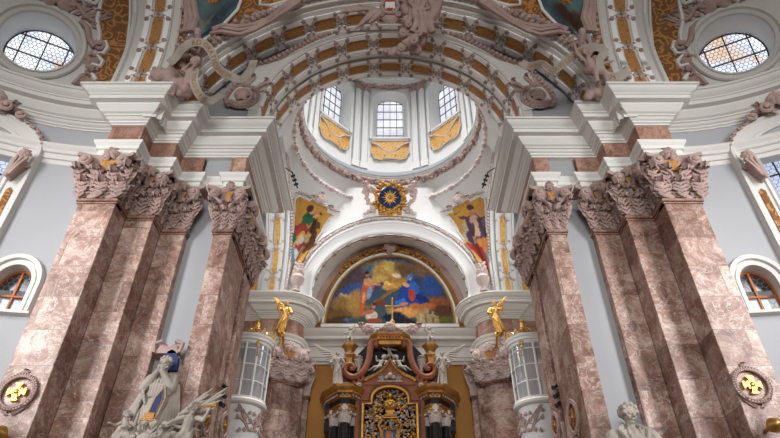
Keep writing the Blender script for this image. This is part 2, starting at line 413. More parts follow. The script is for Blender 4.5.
# painted surfaces: layers of soft shapes, in the painting's own coordinates
def fbm(x, y, s): return noise.fractal(Vector((x, y, s*3.7)), 1.0, 2.0, 4)
FQ = [.085, 9.0, 4.0]
def shade(layers, x, y):
    c = None
    wx = x + FQ[1]*fbm(x*FQ[0]*.6, y*FQ[0]*.6, 1); wy = y + FQ[1]*fbm(x*FQ[0]*.6, y*FQ[0]*.6, 2)
    for L in layers:
        k = L[0]
        if k == 'bg': c = list(lin(*L[1](x, y))); continue
        col = lin(*L[1])
        if k == 'e':
            _, _, cx, cy, rx, ry, ro, sf = L; q = radians(ro); px, py = (wx if sf > .2 else x)-cx, (wy if sf > .2 else y)-cy
            X = (px*cos(q)+py*sin(q))/rx; Y = (-px*sin(q)+py*cos(q))/ry; d = sqrt(X*X+Y*Y)
            sf2 = sf*.5; a = min(1, max(0, (1+sf2-d)/(2*sf2+1e-6)))
        else:
            _, _, pts = L; a = 1.0 if inside((x + FQ[2]*fbm(x*.1, y*.1, 4), y + FQ[2]*fbm(x*.1, y*.1, 5)), pts) else 0
        if a > 0:
            n = 1.05*max(.4, 1+.32*fbm(x*FQ[0], y*FQ[0], len(L)+col[0]*50))
            for i in range(3): c[i] = c[i]*(1-a)+col[i]*n*a
    return c
def painting(name, layers, box, fn, nx, ny, mask, parent=None, props=None, thick=None):
    x0, y0, x1, y1 = box; me = bpy.data.meshes.new(name); idx = {}; vs = []; fs = []; cl = []
    def vid(i, j):
        if (i, j) not in idx:
            idx[(i, j)] = len(vs); x = x0+(x1-x0)*i/nx; y = y0+(y1-y0)*j/ny; vs.append(Wd(fn(x, y))); cl.append((*[max(0, q) for q in shade(layers, x, y)], 1))
        return idx[(i, j)]
    for i in range(nx):
        for j in range(ny):
            if mask(x0+(x1-x0)*(i+.5)/nx, y0+(y1-y0)*(j+.5)/ny): fs.append((vid(i, j), vid(i+1, j), vid(i+1, j+1), vid(i, j+1)))
    if parent is not None: off = OFF[parent.name]
    else:
        n = len(vs); off = Vector((sum(p.x for p in vs)/n, sum(p.y for p in vs)/n, min(p.z for p in vs)))
    me.from_pydata([tuple(p-off) for p in vs], [], fs); me.update()
    ca = me.color_attributes.new('Col', 'FLOAT_COLOR', 'POINT')
    for i, c in enumerate(cl): ca.data[i].color = c
    o = bpy.data.objects.new(name, me); COL.objects.link(o); me.materials.append(M['paint']); me.shade_smooth(); OFF[o.name] = off
    if parent is not None: o.parent = parent
    else: o.location = off
    for k, v in (props or {}).items(): o[k] = v
    return o
# ---------------------------------------------------------------- setting: floor, transept walls, piers
NEAR = {1: 'praying figure monument', -1: 'seated bust statue'}
SIDE = {1: 'left', -1: 'right'}
o = MB().add([(-2.2, -1.2, -EYE/U), (2.2, -1.2, -EYE/U), (2.2, 3, -EYE/U), (-2.2, 3, -EYE/U)], [(0, 1, 2, 3)]).build('floor', M['floor'], props=ST)
AC = (-.80, .52); AR = .68; ZC0, ZC1 = 1.287, 1.377   # cornice underside and top
Z0 = -EYE/U
def apse(az, z, r=AR):
    q = radians(az); return (AC[0]+r*sin(q), AC[1]+r*cos(q), z)
def adeg(L): return math.degrees(L/AR)
SM0 = dict(x0=-8.6, hw=3.55, z0=.683, zs=.757, rise=.053)
BG0 = dict(x0=-29., hw=10.3, z0=.62, zs=1.165, rise=.085)
def vault(az, el, r=AR):
    q, e = radians(az), radians(el); return (AC[0]+r*sin(q)*cos(e), AC[1]+r*cos(q)*cos(e), 1.377+r*sin(e))
OV0 = (-27.6, 17.6)
def ofr(OV):
    q, e = radians(OV[0]), radians(OV[1])
    n = Vector((-sin(q)*cos(e), -cos(q)*cos(e), -sin(e))); r = Vector((cos(q), -sin(q), 0)); u = n.cross(r)*-1
    if u.z < 0: u = -u
    return frame(vault(*OV), r, n, u)
def hexlead(mb, cell, x0, x1, y0, y1, test, w, c=0.0):
    """honeycomb lead lines"""
    hx = cell*sqrt(3); rows = int((y1-y0)/(1.5*cell))+2; cols = int((x1-x0)/hx)+2
    for i in range(-1, cols):
        for j in range(-1, rows):
            cx = x0+i*hx+(hx/2 if j % 2 else 0); cy = y0+j*1.5*cell
            P = [(cx+cell*cos(radians(30+60*k)), cy+cell*sin(radians(30+60*k))) for k in range(6)]
            for k in (0, 1, 2):
                a, b = P[k], P[k+1]
                if test(((a[0]+b[0])/2, (a[1]+b[1])/2)): mb.tube([(a[0], a[1], c), (b[0], b[1], c)], w, 4)
def ell(a0, b0, ra, rb, n=28): return [(a0+ra*cos(2*pi*i/n), b0+rb*sin(2*pi*i/n)) for i in range(n)]
WN = [0]
def win_name(): WN[0] += 1; return 'window_%d' % WN[0]
for sx in (1, -1):
    S = SIDE[sx]; da = 0 if sx > 0 else 1.7; SMALL = dict(SM0, x0=SM0['x0']+da); BIG = dict(BG0, x0=BG0['x0']+da); OV = (OV0[0]+da, OV0[1])
    big_o = arch_outline(BIG['x0'], BIG['hw']*.82, BIG['z0'], BIG['zs'], BIG['rise']); sm_o = arch_outline(SMALL['x0'], SMALL['hw'], SMALL['z0'], SMALL['zs'], SMALL['rise'])
    mb = MB(sx=sx); holed(mb, [(-120, Z0), (0, Z0), (0, 1.40), (-120, 1.40)], [big_o, sm_o], lambda a, z: apse(a, z), (4, .12))
    mb.build('wall_%s' % S, M['grey'], props=ST)
    # vault of the transept arm
    mb = MB(sx=sx); oh = [(OV[0]+adeg(.112)*cos(t)/cos(radians(OV[1])), OV[1]+adeg(.112)*sin(t)) for t in [2*pi*i/28 for i in range(28)]]
    holed(mb, [(-120, 0), (3, 0), (3, 80), (-120, 80)], [oh], lambda a, e: vault(a, e), (5, 5))
    mb.build('ceiling_%s_transept' % S, M['greyw'], props=ST)
    # ---- oval window
    fr0 = ofr(OV); fr = lambda p: fr0((p[0]*1.26, p[1]*1.26, p[2]+((p[0]**2+p[1]**2)*1.17 if p[2] > -.02 else 0)));  w = MB(fr, sx).lathe([(.083, -.004), (.084, .008), (.089, .010), (.0895, .005), (.094, .006), (.098, .013), (.105, .013), (.108, .008), (.109, -.004)], n=44)
    root = w.build(win_name(), M['greyw'], props=dict(ST, label='round window in the vault above the %s marble pier' % S))
    MB(fr, sx).lathe([(.083, .0), (.0835, -.0195), (.0835, -.021), (.082, -.098)], n=44).build('reveal', M['white2'], root)
    MB(fr, sx).plate(ell(0, 0, .082, .082, 40), -.100, -.098).build('glass_pane', M['litglass'], root)
    g = MB(fr, sx); hexlead(g, .0062, -.085, .085, -.085, .085, lambda p: p[0]**2+p[1]**2 < .081**2, .0006, -.0965); g.build('lead_lattice', M['lead'], root)
    g = MB(fr, sx)
    for k in (-.052, 0, .052):
        h = sqrt(.082**2-k*k); g.box(k-.0013, k+.0013, -h, h, -.098, -.0935); g.box(-h, h, k-.0013, k+.0013, -.098, -.0935)
    g.lathe([(.0785, -.094), (.0825, -.094)], n=40); g.build('glazing_bar', M['lead'], root)
    # ---- small arched window with an orange-brown frame
    def sfn(p, S0=SMALL): a = p[0]; return apse(S0['x0']+math.degrees(a/AR), p[1], AR-p[2])
    hw = radians(SMALL['hw'])*AR; so = arch_outline(0, hw, SMALL['z0'], SMALL['zs'], SMALL['rise'], 20)
    def offset_arch(d, dz=0): return arch_outline(0, hw+d, SMALL['z0']-dz, SMALL['zs'], SMALL['rise']+d, 20)
    g = MB(sfn, sx); prof = [(0, -.005), (0, .004), (.010, .006), (.0105, .002), (.014, .002), (.016, .010), (.026, .012), (.029, .006), (.029, -.004)]
    L = [offset_arch(d, 0) for d, c in prof]
    g.grid(lambda u, v: (*L[int(round(v*8))][int(round(u*(len(so)-1)))], prof[int(round(v*8))][1]), len(so)-1, 8)
    root = g.build(win_name(), M['greyw'], props=dict(ST, label='small arched window with orange-brown frame on the %s wall' % S))
    MB(sfn, sx).box(-hw-.034, hw+.034, SMALL['z0']-.012, SMALL['z0']-.001, -.01, .014, .002).build('window_sill', M['greyw'], root)
    MB(sfn, sx).grid(lambda u, v: (*so[int(round(u*(len(so)-1)))], -.035*v), len(so)-1, 1).build('reveal', M['greyw'], root)
    q = offset_arch(-.002); MB(sfn, sx).plate([p for p in q if p[1] >= SMALL['zs']-.02] + [(-hw+.002, SMALL['zs']-.02), (hw-.002, SMALL['zs']-.02)][:0], -.036, -.034).build('upper_pane', M['darkglass'], root)
    MB(sfn, sx).plate([(-hw, SMALL['z0']), (hw, SMALL['z0']), (hw, SMALL['zs']-.02), (-hw, SMALL['zs']-.02)], -.036, -.034).build('lower_pane', M['brightglass'], root)
    g = MB(sfn, sx); A0 = offset_arch(0); A1 = offset_arch(-.005); n = len(A0)
    g.grid(lambda u, v: (*((A0, A1, A1)[int(round(v*2))][int(round(u*(n-1)))]), (-.028, -.028, -.034)[int(round(v*2))]), n-1, 2)
    g.box(-.0025, .0025, SMALL['z0'], SMALL['zs']+SMALL['rise']-.001, -.034, -.027); g.box(-hw, hw, SMALL['zs']-.0225, SMALL['zs']-.0175, -.034, -.027); g.box(-hw, hw, SMALL['z0'], SMALL['z0']+.005, -.034, -.028)
    g.build('window_frame', M['orangewood'], root)
    g = MB(sfn, sx); hexlead(g, .0075, -hw, hw, SMALL['z0'], SMALL['zs']+SMALL['rise'], lambda p: inside(p, q), .0005, -.033); g.build('lead_lattice', M['stone'], root)
    # ---- large arched window
    def bfn(p, BIG=BIG): return apse(BIG['x0']+math.degrees(p[0]/AR), p[1], AR-p[2])
    bw = radians(BIG['hw'])*AR
    def bar(d, ex=0): return arch_outline(0, bw+d, BIG['z0'], BIG['zs'], BIG['rise']+d*.8, 24)
    prof = [(-.013, -.02), (-.013, .006), (-.004, .010), (.0, .006), (.008, .007), (.030, .010), (.036, .016), (.044, .016), (.046, .010), (.05, .0)]
    L = [bar(d) for d, c in prof]; n = len(L[0])
    root = MB(bfn, sx).grid(lambda u, v: (*L[int(round(v*9))][int(round(u*(n-1)))], prof[int(round(v*9))][1]), n-1, 9).build(win_name(), M['greyw'], props=dict(ST, label='large arched window at the %s edge of the transept wall' % S))
    q = bar(-.013); MB(bfn, sx).grid(lambda u, v: (*q[int(round(u*(n-1)))], -.06*v), n-1, 1).build('reveal', M['white2'], root)
    MB(bfn, sx).plate(q, -.062, -.06).build('glass_pane', M['bigglass'], root)
    g = MB(bfn, sx); hexlead(g, .0085, -bw, bw, BIG['z0'], BIG['zs']+.1, lambda p: inside(p, q), .0006, -.049); g.build('lead_lattice', M['lead'], root)
    g = MB(bfn, sx)
    for k in (-.06, -.02, .02, .06): g.box(k-.0014, k+.0014, BIG['z0'], BIG['zs']+BIG['rise']*sqrt(max(0, 1-(k/bw)**2))-.018, -.050, -.045)
    for k in range(8): z = BIG['z0']+.07*k; g.box(-bw+.013, bw-.013, z-.0014, z+.0014, -.050, -.045)
    for k in (0, 1):
        Q = bar(-.024-.003*k)
    g.grid(lambda u, v: (*((bar(-.013), bar(-.017))[int(round(v))][int(round(u*(n-1)))]), -.054), n-1, 1)
    g.build('glazing_bar', M['lead'], root)
    for e in (1, -1):
        MB(bfn, sx).plate([(e*(bw+.009), .66), (e*(bw+.025), .66), (e*(bw+.025), 1.025), (e*(bw+.017), 1.035), (e*(bw+.009), 1.025)], .006, .012, .0).build('damask_strip', M['brocade'], root)
    for e in (1, -1):
        g = MB(bfn, sx)      # pink bracket with a rosette head
        g.plate([(e*(bw-.004), 1.06), (e*(bw+.006), 1.055), (e*(bw+.034), 1.11), (e*(bw+.03), 1.12), (e*(bw+.004), 1.12)], .008, .035, .1)
        for k in (-.12, .0, .12): g.tube([(e*(bw+.003+k*.03), 1.058, .034), (e*(bw+.012+k*.06), 1.09, .040), (e*(bw+.018+k*.11), 1.122, .037)], .0052, 6)
        g.volute(e*(bw+.034), 1.108, .02, .011, 1.4, e); g.volute(e*(bw+.002), 1.11, .02, .009, 1.4, -e)
        g.spray(e*(bw+.019), 1.134, .034, .021, 7, .6, .6); g.blob((e*(bw+.019), 1.134, .040), .009); g.blob((e*(bw+.002), 1.056, .034), .007)
        g.build('stucco_bracket', M['pink'], root)
    # pink rocaille along the head of the large window
    g = MB(bfn, sx); ap = [(p[0], p[1], .018) for p in bar(.046)[2:-2]]; g.garland(ap[1:9], .006, 26, 3); g.garland(ap[14:-1], .006, 26, 4)
    for e in (1, -1): g.volute(e*.035, BIG['zs']+BIG['rise']+.042, .03, .026, 1.6, e); g.leaf(e*.02, BIG['zs']+BIG['rise']+.02, .02, .05, .04, lean=e*.7); g.volute(e*.075, BIG['zs']+BIG['rise']+.028, .025, .02, 1.5, -e)
    g.spray(0, BIG['zs']+BIG['rise']+.07, .03, .032, 7, .6, .5)
    g.build('stucco_crest', M['pink'], root)
    # ---- damask panels and scrolled frame of the vault, around the round window
    def vf(p): return vault(p[0], p[1], AR-.004)
    def pan(pts, name, mat, r0=.001, r1=.004, parent=None, props=None):
        mb = MB(sx=sx); xs = [p[0] for p in pts]; ys = [p[1] for p in pts]
        holed(mb, pts, [], lambda a, e: vault(a, e, AR-r1), (1.5, 1.5)); return mb.build(name, M[mat], parent, props=props)
    root = thing('damask_panel', 'brown damask vault panel beside the round window over the %s' % NEAR[sx], 'stucco panel', vault(-10, 20), sx=sx)
    edge = [(-4.6, 10.2), (-4.8, 20), (-5.2, 30), (-6.2, 42), (-12, 55), (-27, 62), (-45, 60), (-45, 34), (-36, 33.5), (-30, 36.5), (-24, 37.5), (-19, 33.5), (-16.6, 33.2), (-14.4, 36), (-14.9, 33.5), (-14.8, 28.5), (-13.3, 25), (-12.9, 22), (-11.0, 22.8), (-10.2, 21), (-11, 19), (-13, 18.5), (-10.4, 16.5), (-10.8, 14.8), (-12.8, 15), (-13.4, 13.2), (-10.6, 10.2)]
    pan(edge, 'damask_field', 'brocade', parent=root)
    g = MB(sx=sx); g.tube([vault(a, e, AR-.006) for a, e in [(-4.4, 8)]+edge[:5]], .0035, 6); g.tube([vault(a, e, AR-.005) for a, e in [(-2.8, 8), (-3.1, 20), (-3.8, 32), (-5, 45), (-12, 58)]], .006, 6); g.build('moulded_edge', M['white'], root)
    g = MB(sx=sx); g.tube([vault(a, e, AR-.007) for a, e in edge[7:]], .0075, 6); g.build('scrolled_edge', M['white'], root)
    def vfr(az, el):
        q, e = radians(az), radians(el); n = Vector((-sin(q)*cos(e), -cos(q)*cos(e), -sin(e))); r = Vector((cos(q), -sin(q), 0)); u = n.cross(r)
        f0 = frame(vault(az, el), r, n, -u if u.z < 0 else u); return lambda p: f0((p[0]*1.25, p[1]*1.25, p[2]*1.25))
    for (az, el, bl) in ((-12.2, 21.6, lambda g: (g.volute(0, 0, .004, .021, 1.5, 1), g.tube([(-.06, .055, .006), (-.04, .04, .008), (-.03, .01, .008), (-.012, -.012, .008)], .008, 6))),
                         (-13.2, 17.2, lambda g: (g.spray(0, 0, .004, .024, 6, .55), g.leaf(-.002, -.03, .003, .035, .03))),
                         (-12.6, 13.6, lambda g: (g.volute(0, 0, .004, .018, 1.5, -1), g.tube([(.0, -.014, .006), (-.02, -.03, .006), (-.03, -.055, .006)], .006, 6), g.leaf(-.02, -.055, .004, .05, .03, lean=.5), g.leaf(.01, -.05, .004, .03, .03, lean=-.6)))):
        g = MB(vfr(az, el), sx); bl(g); g.build('stucco_scroll', M['pink'], root)
    g = MB(fr, sx)
    rt = thing('shell_ornament', 'pink stucco shell with leaf sprays crowning the round window over the %s' % NEAR[sx], 'stucco ornament', vault(-27, 27), sx=sx)
    MB(fr, sx).spray(.005, .118, .006, .036, 9, .5, .5, radians(-40), radians(220)).build('shell', M['pink'], rt)
    for e in (1, -1):
        g = MB(fr, sx); g.tube([(e*.02, .115, .01), (e*.05, .128, .012), (e*.075, .105, .012), (e*.10, .10, .01)], lambda u: .007*(1-.5*u), 6)
        for k in range(4): g.leaf(e*(.03+.02*k), .108-.004*k, .008, .034, .02, lean=e*(.6+.2*k))
        g.volute(e*.105, .094, .006, .014, 1.4, e); g.build('leaf_spray', M['pink'], rt)
# ---- piers (cores) and wall strips
for sx in (1, -1):
    S = SIDE[sx]
    mb = MB(sx=sx); out = [(-.86, 1.334), (-.5685, 1.334), (-.5685, 1.325), (-.4895, 1.325), (-.4895, 1.57), (-.86, 1.57)]
    mb.plate([(p[0], p[1]) for p in out], Z0, 1.37); mb.build('wall_%s_pier' % S, M['grey'], props=ST)
    # recessed side of the dome bay
    MB(sx=sx).box(-.80, -.78, 1.5, 2.35, Z0, 2.1).build('wall_%s_choir' % S, M['grey'], props=ST)
# ---------------------------------------------------------------- pilasters
MARB = {'f': 'marble'}
def capital(root, faces, sx, side=None, z=1.0, mat='pink', h=.145, ring='marble_dk', rowsc=1.0):
    """carved capital: bell with leaves, corner volutes, central fleuron; faces = (O, R, N, width, flare left, flare right)"""
    cap = None
    for fi, (O, R, N_, w, fl, frr) in enumerate(faces):
        ko = .40 if fi == 0 else .26
        fr = frame((O[0], O[1], z), R, N_)
        g = MB(fr, sx)
        # bell
        vs = []
        for b, k, c in ((0, 0, .004), (.05, .15, .005), (.1, .5, .010), (.132, 1, .018)):
            vs += [(-w/2-fl*k*.7, b, -.035), (w/2+frr*k*.7, b, -.035), (w/2+frr*k*.7, b, c), (-w/2-fl*k*.7, b, c)]
        fs = [(0, 1, 2, 3), (15, 14, 13, 12)]
        for r in range(3):
            for k in range(4): fs.append((r*4+k, r*4+(k+1) % 4, r*4+4+(k+1) % 4, r*4+4+k))
        g.add(vs, fs)
        # abacus with hollowed front
        n = 8; ab = [(-w/2-fl-.006, -.03), (w/2+frr+.006, -.03)] + [((w/2+frr+.008)-(w+fl+frr+.016)*i/n, .034-.020*sin(pi*i/n)) for i in range(n+1)]
        m = len(ab); vv = [(p[0], bb, p[1]) for bb in (.132, .145) for p in ab]
        g.add(vv, [tuple(range(m-1, -1, -1)), tuple(range(m, 2*m))]+[(i, (i+1) % m, m+(i+1) % m, m+i) for i in range(m)])
        if cap is None: cap = g.build('capital', M[mat], root)
        else: g.build('bell', M[mat], cap)
        # astragal
        g = MB(fr, sx); g.box(-w/2-.003, w/2+.003, -.014, -.009, -.03, .003); g.box(-w/2-.006, w/2+.006, -.009, .002, -.03, .007, .001)
        g.build('astragal', M[ring], cap)
        # leaves: low row, tall row
        nl = max(2, int(round(w/.046))); sp = w/nl
        for k in range(nl+1):
            a = -w/2+sp*k; MB(fr, sx).acanth(a, .0, .006, .062, sp*1.0, ko).build('acanthus_leaf', M[mat], cap)
        for k in range(nl):
            a = -w/2+sp*(k+.5); MB(fr, sx).acanth(a, .030, .008, .064, sp*.95, ko*1.1).build('acanthus_leaf', M[mat], cap)
        for e, f in ((-1, fl), (1, frr)):
            MB(fr, sx).acanth(e*(w/2+f*.25), .030, .012, .066, sp*.9, ko*1.2, e*.25).build('acanthus_leaf', M[mat], cap)
            g = MB(fr, sx); r = min(.0235, w*.24+.009); va = e*(w/2+f*.85-r*.55)
            g.volute(va, .113, .030, r, 1.6, e, .36, ph0=pi/2, bulge=.45)
            g.tube([(e*.006, .055, .012), (e*.5*abs(va)*.6, .078, .022), (va*.82, .108-r*.6, .028), (va+e*r*.75, .112, .026)], lambda u: .0045+.002*u, 6)
            g.blob((va+e*r*.2, .112-r*1.05, .026), .0065, 6, 5)
            g.build('volute', M[mat], cap)
        MB(fr, sx).plate([(-w*.24, .126), (w*.24, .126), (w*.08, .088), (-w*.08, .088)], .012, .0215).build('gilded_field', M['orange'], cap)
        g = MB(fr, sx); r = min(.024, w*.3); g.spray(0, .146, .024, r*1.1, 7, .42, .5); g.leaf(0, .13, .022, .03, .02); g.build('fleuron', M[mat], cap)
    return cap
def shaft_box(root, sx, x0, x1, y0, y1, mat, z0=Z0, z1=.99):
    g = MB(sx=sx); t = .0012
    g.plate([(x0+t, y0), (x1-t, y0), (x1, y0+t), (x1, y1), (x0, y1), (x0, y0+t)], z0, z1)
    return g.build('shaft', M[mat], root)
X, Y = (1, 0, 0), (0, 1, 0); FR = (0, -1, 0); SD = (1, 0, 0)
def pil(sx, label, x0, x1, yf, yb, side, fl=.03, frr=.03, sfl=.0, sfr=.0, base=True):
    root = thing('marble_pilaster', label, 'pilaster', ((x0+x1)/2, yf, Z0), 'marble pilasters of the piers', sx)
    shaft_box(root, sx, x0, x1, yf, yb, 'marble')
    g = MB(sx=sx); g.box(x0-.02, x1+.02, yf-.02, yb, Z0, Z0+.06); g.build('plinth', M['marble_dk'], root)
    faces = [(((x0+x1)/2, yf), X, FR, x1-x0, fl, frr)]
    if side: faces.append(((x1, (side[0]+side[1])/2), Y, SD, side[1]-side[0], sfl, sfr))
    capital(root, faces, sx); return root
for sx in (1, -1):
    w = NEAR[sx]; S = SIDE[sx]
    pil(sx, 'broad outermost marble pilaster of the %s pier, with a gold cross medallion on its front' % S, -.81, -.713, 1.17, 1.2403, (1.175, 1.24), .028, .010, .01, .0)
    pil(sx, 'narrow middle marble pilaster of the %s pier, stepped back beside the broad one' % S, -.7128, -.6385, 1.2407, 1.3022, (1.245, 1.30), .004, .02, .01, .0)
    pil(sx, 'narrow marble pilaster of the %s pier beside the grey wall strip' % S, -.6383, -.569, 1.3026, 1.332, None, .004, .026)
    r = pil(sx, 'corner marble pilaster of the %s chancel arch, with three spotlights along its edge' % S, -.489, -.44, 1.3026, 1.478, (1.315, 1.47), .03, .03, .0, .01)
    pil(sx, 'rear marble pilaster of the %s chancel arch beyond the dark groove' % S, -.489, -.437, 1.502, 1.575, (1.507, 1.575), .0, .0, .0, .02)
    # dark groove between the two, with a rod
    g = MB(sx=sx).box(-.489, -.452, 1.47, 1.51, Z0, 1.0); g.build('trim_%d' % (1 if sx > 0 else 2), M['marble_dk'], props=ST)
    o = MB(sx=sx).tube([(-.4455, 1.49, Z0), (-.4455, 1.49, 1.0)], .0022, 8).build('iron_rod', M['blacki'], props=T('thin dark iron rod in the groove of the %s chancel pilaster' % S, 'rod'))
    for k, z in enumerate((.6261, .6016, .5776)):
        rt = thing('spotlight', '%s of three black spotlights on the %s chancel pilaster groove' % (('topmost', 'middle', 'lowest')[k], S), 'spotlight', (-.4455, 1.49, z), 'black spotlights in the pilaster grooves', sx)
        MB(sx=sx).tube([(-.447, 1.49, z+.008), (-.428, 1.482, z-.006)], .0055, 10).build('housing', M['blacki'], rt)
        MB(sx=sx).tube([(-.4265, 1.4813, z-.0072), (-.4285, 1.482, z-.006)], .006, 10).build('rim', M['lead'], rt)
        MB(sx=sx).box(-.4475, -.444, 1.487, 1.493, z-.002, z+.006).build('clamp', M['blacki'], rt)
# ---- concave pilasters at the entrance of the altar chapel
def cpath(off=0.0, n=10):
    # concave quarter from (-.485, 2.31) to (-.39, 2.405), centre (-.39, 2.31)->bulging away from the viewer
    cx, cy, r = -.385, 2.305, .10
    return [(cx-r*cos(pi/2*i/n), cy+r*sin(pi/2*i/n)) for i in range(n+1)]
for sx in (1, -1):
    S = SIDE[sx]
    root = thing('marble_pilaster', 'curved marble pilaster between the %s glazed oriel and the ochre altar wall' % S, 'pilaster', (-.45, 2.36, Z0), 'marble pilasters of the piers', sx)
    path = [(-.525, 2.34), (-.525, 2.312), (-.487, 2.31)]+[( -.477+.107*u, 2.308+.075*(1-cos(pi/2*u))) for u in [i/8 for i in range(9)]]+[(-.366, 2.44), (-.525, 2.44)]
    MB(sx=sx).plate(path, Z0, .99).build('shaft', M['marble'], root)
    faces = [((-.433, 2.322), (.93, .36, 0), (.36, -.93, 0), .115, .02, .02)]
    capital(root, faces, sx, mat='pinkl')
    MB(sx=sx).box(-.55, -.35, 2.29, 2.44, Z0, Z0+.06).build('plinth', M['marble_dk'], root)
    MB(sx=sx).box(-.80, -.522, 2.335, 2.36, Z0, 1.38).build('wall_%s_altar_return' % S, M['marble'], props=ST)
    root = thing('marble_pilaster', 'slim marble pilaster against the ochre altar wall, %s of the altar' % S, 'pilaster', (-.36, 2.43, Z0), 'marble pilasters of the piers', sx)
    shaft_box(root, sx, -.378, -.346, 2.425, 2.46, 'marble', z1=.965)
    capital(root, [((-.362, 2.425), X, FR, .032, .01, .016)], sx, mat='pinkl', z=.975)
# ---------------------------------------------------------------- entablatures (architrave, frieze, cornice), following the plan of the wall
ARCHI = [(-.03, 1.145), (.0, 1.145), (.0, 1.16), (.005, 1.161), (.005, 1.178), (.011, 1.18), (.012, 1.19), (.019, 1.199), (.020, 1.207), (-.002, 1.209), (-.03, 1.209)]
FRIEZE = [(-.002, 1.207), (-.002, 1.289)]
CORN = [(-.03, 1.284), (.003, 1.284), (.003, 1.289), (.008, 1.291), (.008, 1.296), (.014, 1.299), (.018, 1.305), (.022, 1.306), (.023, 1.310), (.030, 1.313), (.038, 1.323), (.043, 1.330), (.044, 1.3355), (.047, 1.3355), (.059, 1.337), (.060, 1.3365), (.060, 1.350), (.064, 1.351), (.064, 1.355), (.068, 1.357), (.075, 1.361), (.080, 1.367), (.081, 1.370), (.086, 1.371), (.086, 1.378), (-.06, 1.384)]
arcp = [apse(a, 0)[:2] for a in range(-120, -2, 4)]
pA = [(-.81, 1.199), (-.81, 1.17), (-.713, 1.17), (-.713, 1.2407), (-.6385, 1.2407), (-.6385, 1.3026)]
pW = [(-.569, 1.3026), (-.569, 1.322), (-.489, 1.322), (-.489, 1.3026)]
pD = [(-.44, 1.3026), (-.44, 1.575), (-.62, 1.575)]
pR = [(-.62, 1.575), (-.78, 1.575), (-.78, 2.33), (-.571, 2.33), (-.571, 2.31), (-.487, 2.31)]+[(-.477+.09*u, 2.31+.09*(1-sqrt(max(0, 1-u*u)))) for u in [i/9 for i in range(10)]]+[(-.385, 2.45)]
tn = 3
for sx in (1, -1):
    S = SIDE[sx]
    for nme, pts, fmat, lab in (('wall', arcp+pA[:1], 'grey', None), ('pier', pA[:1]+pA[:]+pW+pD, 'marble_red', None), ('choir', pR, 'marble_red', None)):
        pts2 = pts if nme != 'pier' else pA+pW+pD
        root = MB(sx=sx); sweep(root, pts2, ARCHI); root = root.build('trim_%d' % tn, M['white' if nme != 'wall' else 'greyw'], smooth=25, props=dict(ST, label='entablature of the %s %s' % (S, nme))); tn += 1
        f = MB(sx=sx); sweep(f, pts2, FRIEZE); f.build('frieze', M[fmat], root)
        pc = pts2 if nme != 'pier' else pA+pD
        if nme == 'choir': pc = [(-.53, 1.575)]*0 + pR
        c = MB(sx=sx); sweep(c, pc, CORN); c.build('cornice', M['white' if nme != 'wall' else 'greyw'], root, smooth=25)
    # white piece of frieze in the recess between the two narrow pilasters
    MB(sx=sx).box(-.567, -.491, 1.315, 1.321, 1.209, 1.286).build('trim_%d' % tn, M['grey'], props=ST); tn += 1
# ---------------------------------------------------------------- arches
def band(A, k0, B, cells, L, label, sx=1, ground='white', panel='orange', plen=.66, pw=.42, cols=('bandw', 'pink'), arms=True, base_c=0.0, cat='stucco band', name='arch_band', rich=1.0):
    """stucco band on the soffit of an arch: damask panels, white rails, scrolled clasps; local a along, b across, c inward"""
    def at_l(l0): return lambda p: A.pt(l0+p[0], -p[2]-base_c, k0+p[1])
    root = thing(name, label, cat, A.pt(cells[len(cells)//2], 0, k0), sx=sx)
    for l in cells:
        f = at_l(l)
        h = plen*L/2; w = pw*B
        MB(f, sx).grid(lambda u, v: ((-h+2*h*u), (-w+2*w*v)*(1-.25*(abs(2*u-1)**6)), .0015), 6, 2).build('panel', M[panel], root, recalc=True)
        for e in (1, -1):
            g = MB(f, sx)
            for a in range(3): g.box(-h*.92+h*.613*a, -h*.92+h*.613*(a+1), e*B*.74-B*.19, e*B*.74+B*.19, .0, .006)
            g.build('rail', M[cols[0]], root)
        if A.pt(l+L/2)[2] < 1.41: continue
        f = at_l(l+L/2)
        for e in (1, -1):
            j = L*max(.5-plen/2, .15); g = MB(f, sx)
            n = 8; pts = [(-j*1.15, e*B*1.0), (j*1.15, e*B*1.0), (j*1.2, e*B*.62), (j*.6, e*B*.30), (-j*.6, e*B*.30), (-j*1.2, e*B*.62)]
            g.plate(pts, 0, .007, .1)
            pl = g.build('clasp', M[cols[0]], root)
            for q in (1, -1):
                g = MB(f, sx); g.blob((q*j*1.1, e*B*.80, .005), (B*.20, B*.19, .006), 10, 6); g.tube([(q*j*1.1+B*.11*cos(t), e*B*.80+B*.11*sin(t), .0105) for t in [2*pi*i/9 for i in range(9)]], B*.055, 4, closed=True)
                g.blob((q*j*.55, e*B*.42, .006), (B*.10, B*.09, .005), 6, 5)
                g.build('scroll', M[cols[1]], pl)
        g = MB(f, sx)
        g.blob((0, 0, .006), (B*.11, B*.11, .005), 8, 5)
        for q in (1, -1):
            for e in (1, -1): g.tube([(0, 0, .006), (q*j*.2, e*B*.35, .0085), (q*j*.75, e*B*.72, .0085)], B*.020, 4)
            g.blob((q*j*.6, 0, .004), (j*.16, B*.07, .004), 6, 5); g.blob((q*j*1.15, 0, .004), (j*.3, B*.05, .004), 6, 5)
        g.build('cross_ornament', M[cols[1]], root)
    return root
CH = Arch('x', 0, 0, 1.518, .44)          # chancel arch
OU = Arch('x', 0, 0, 1.29, .67)           # outer arch in front of it
Zs = 1.377
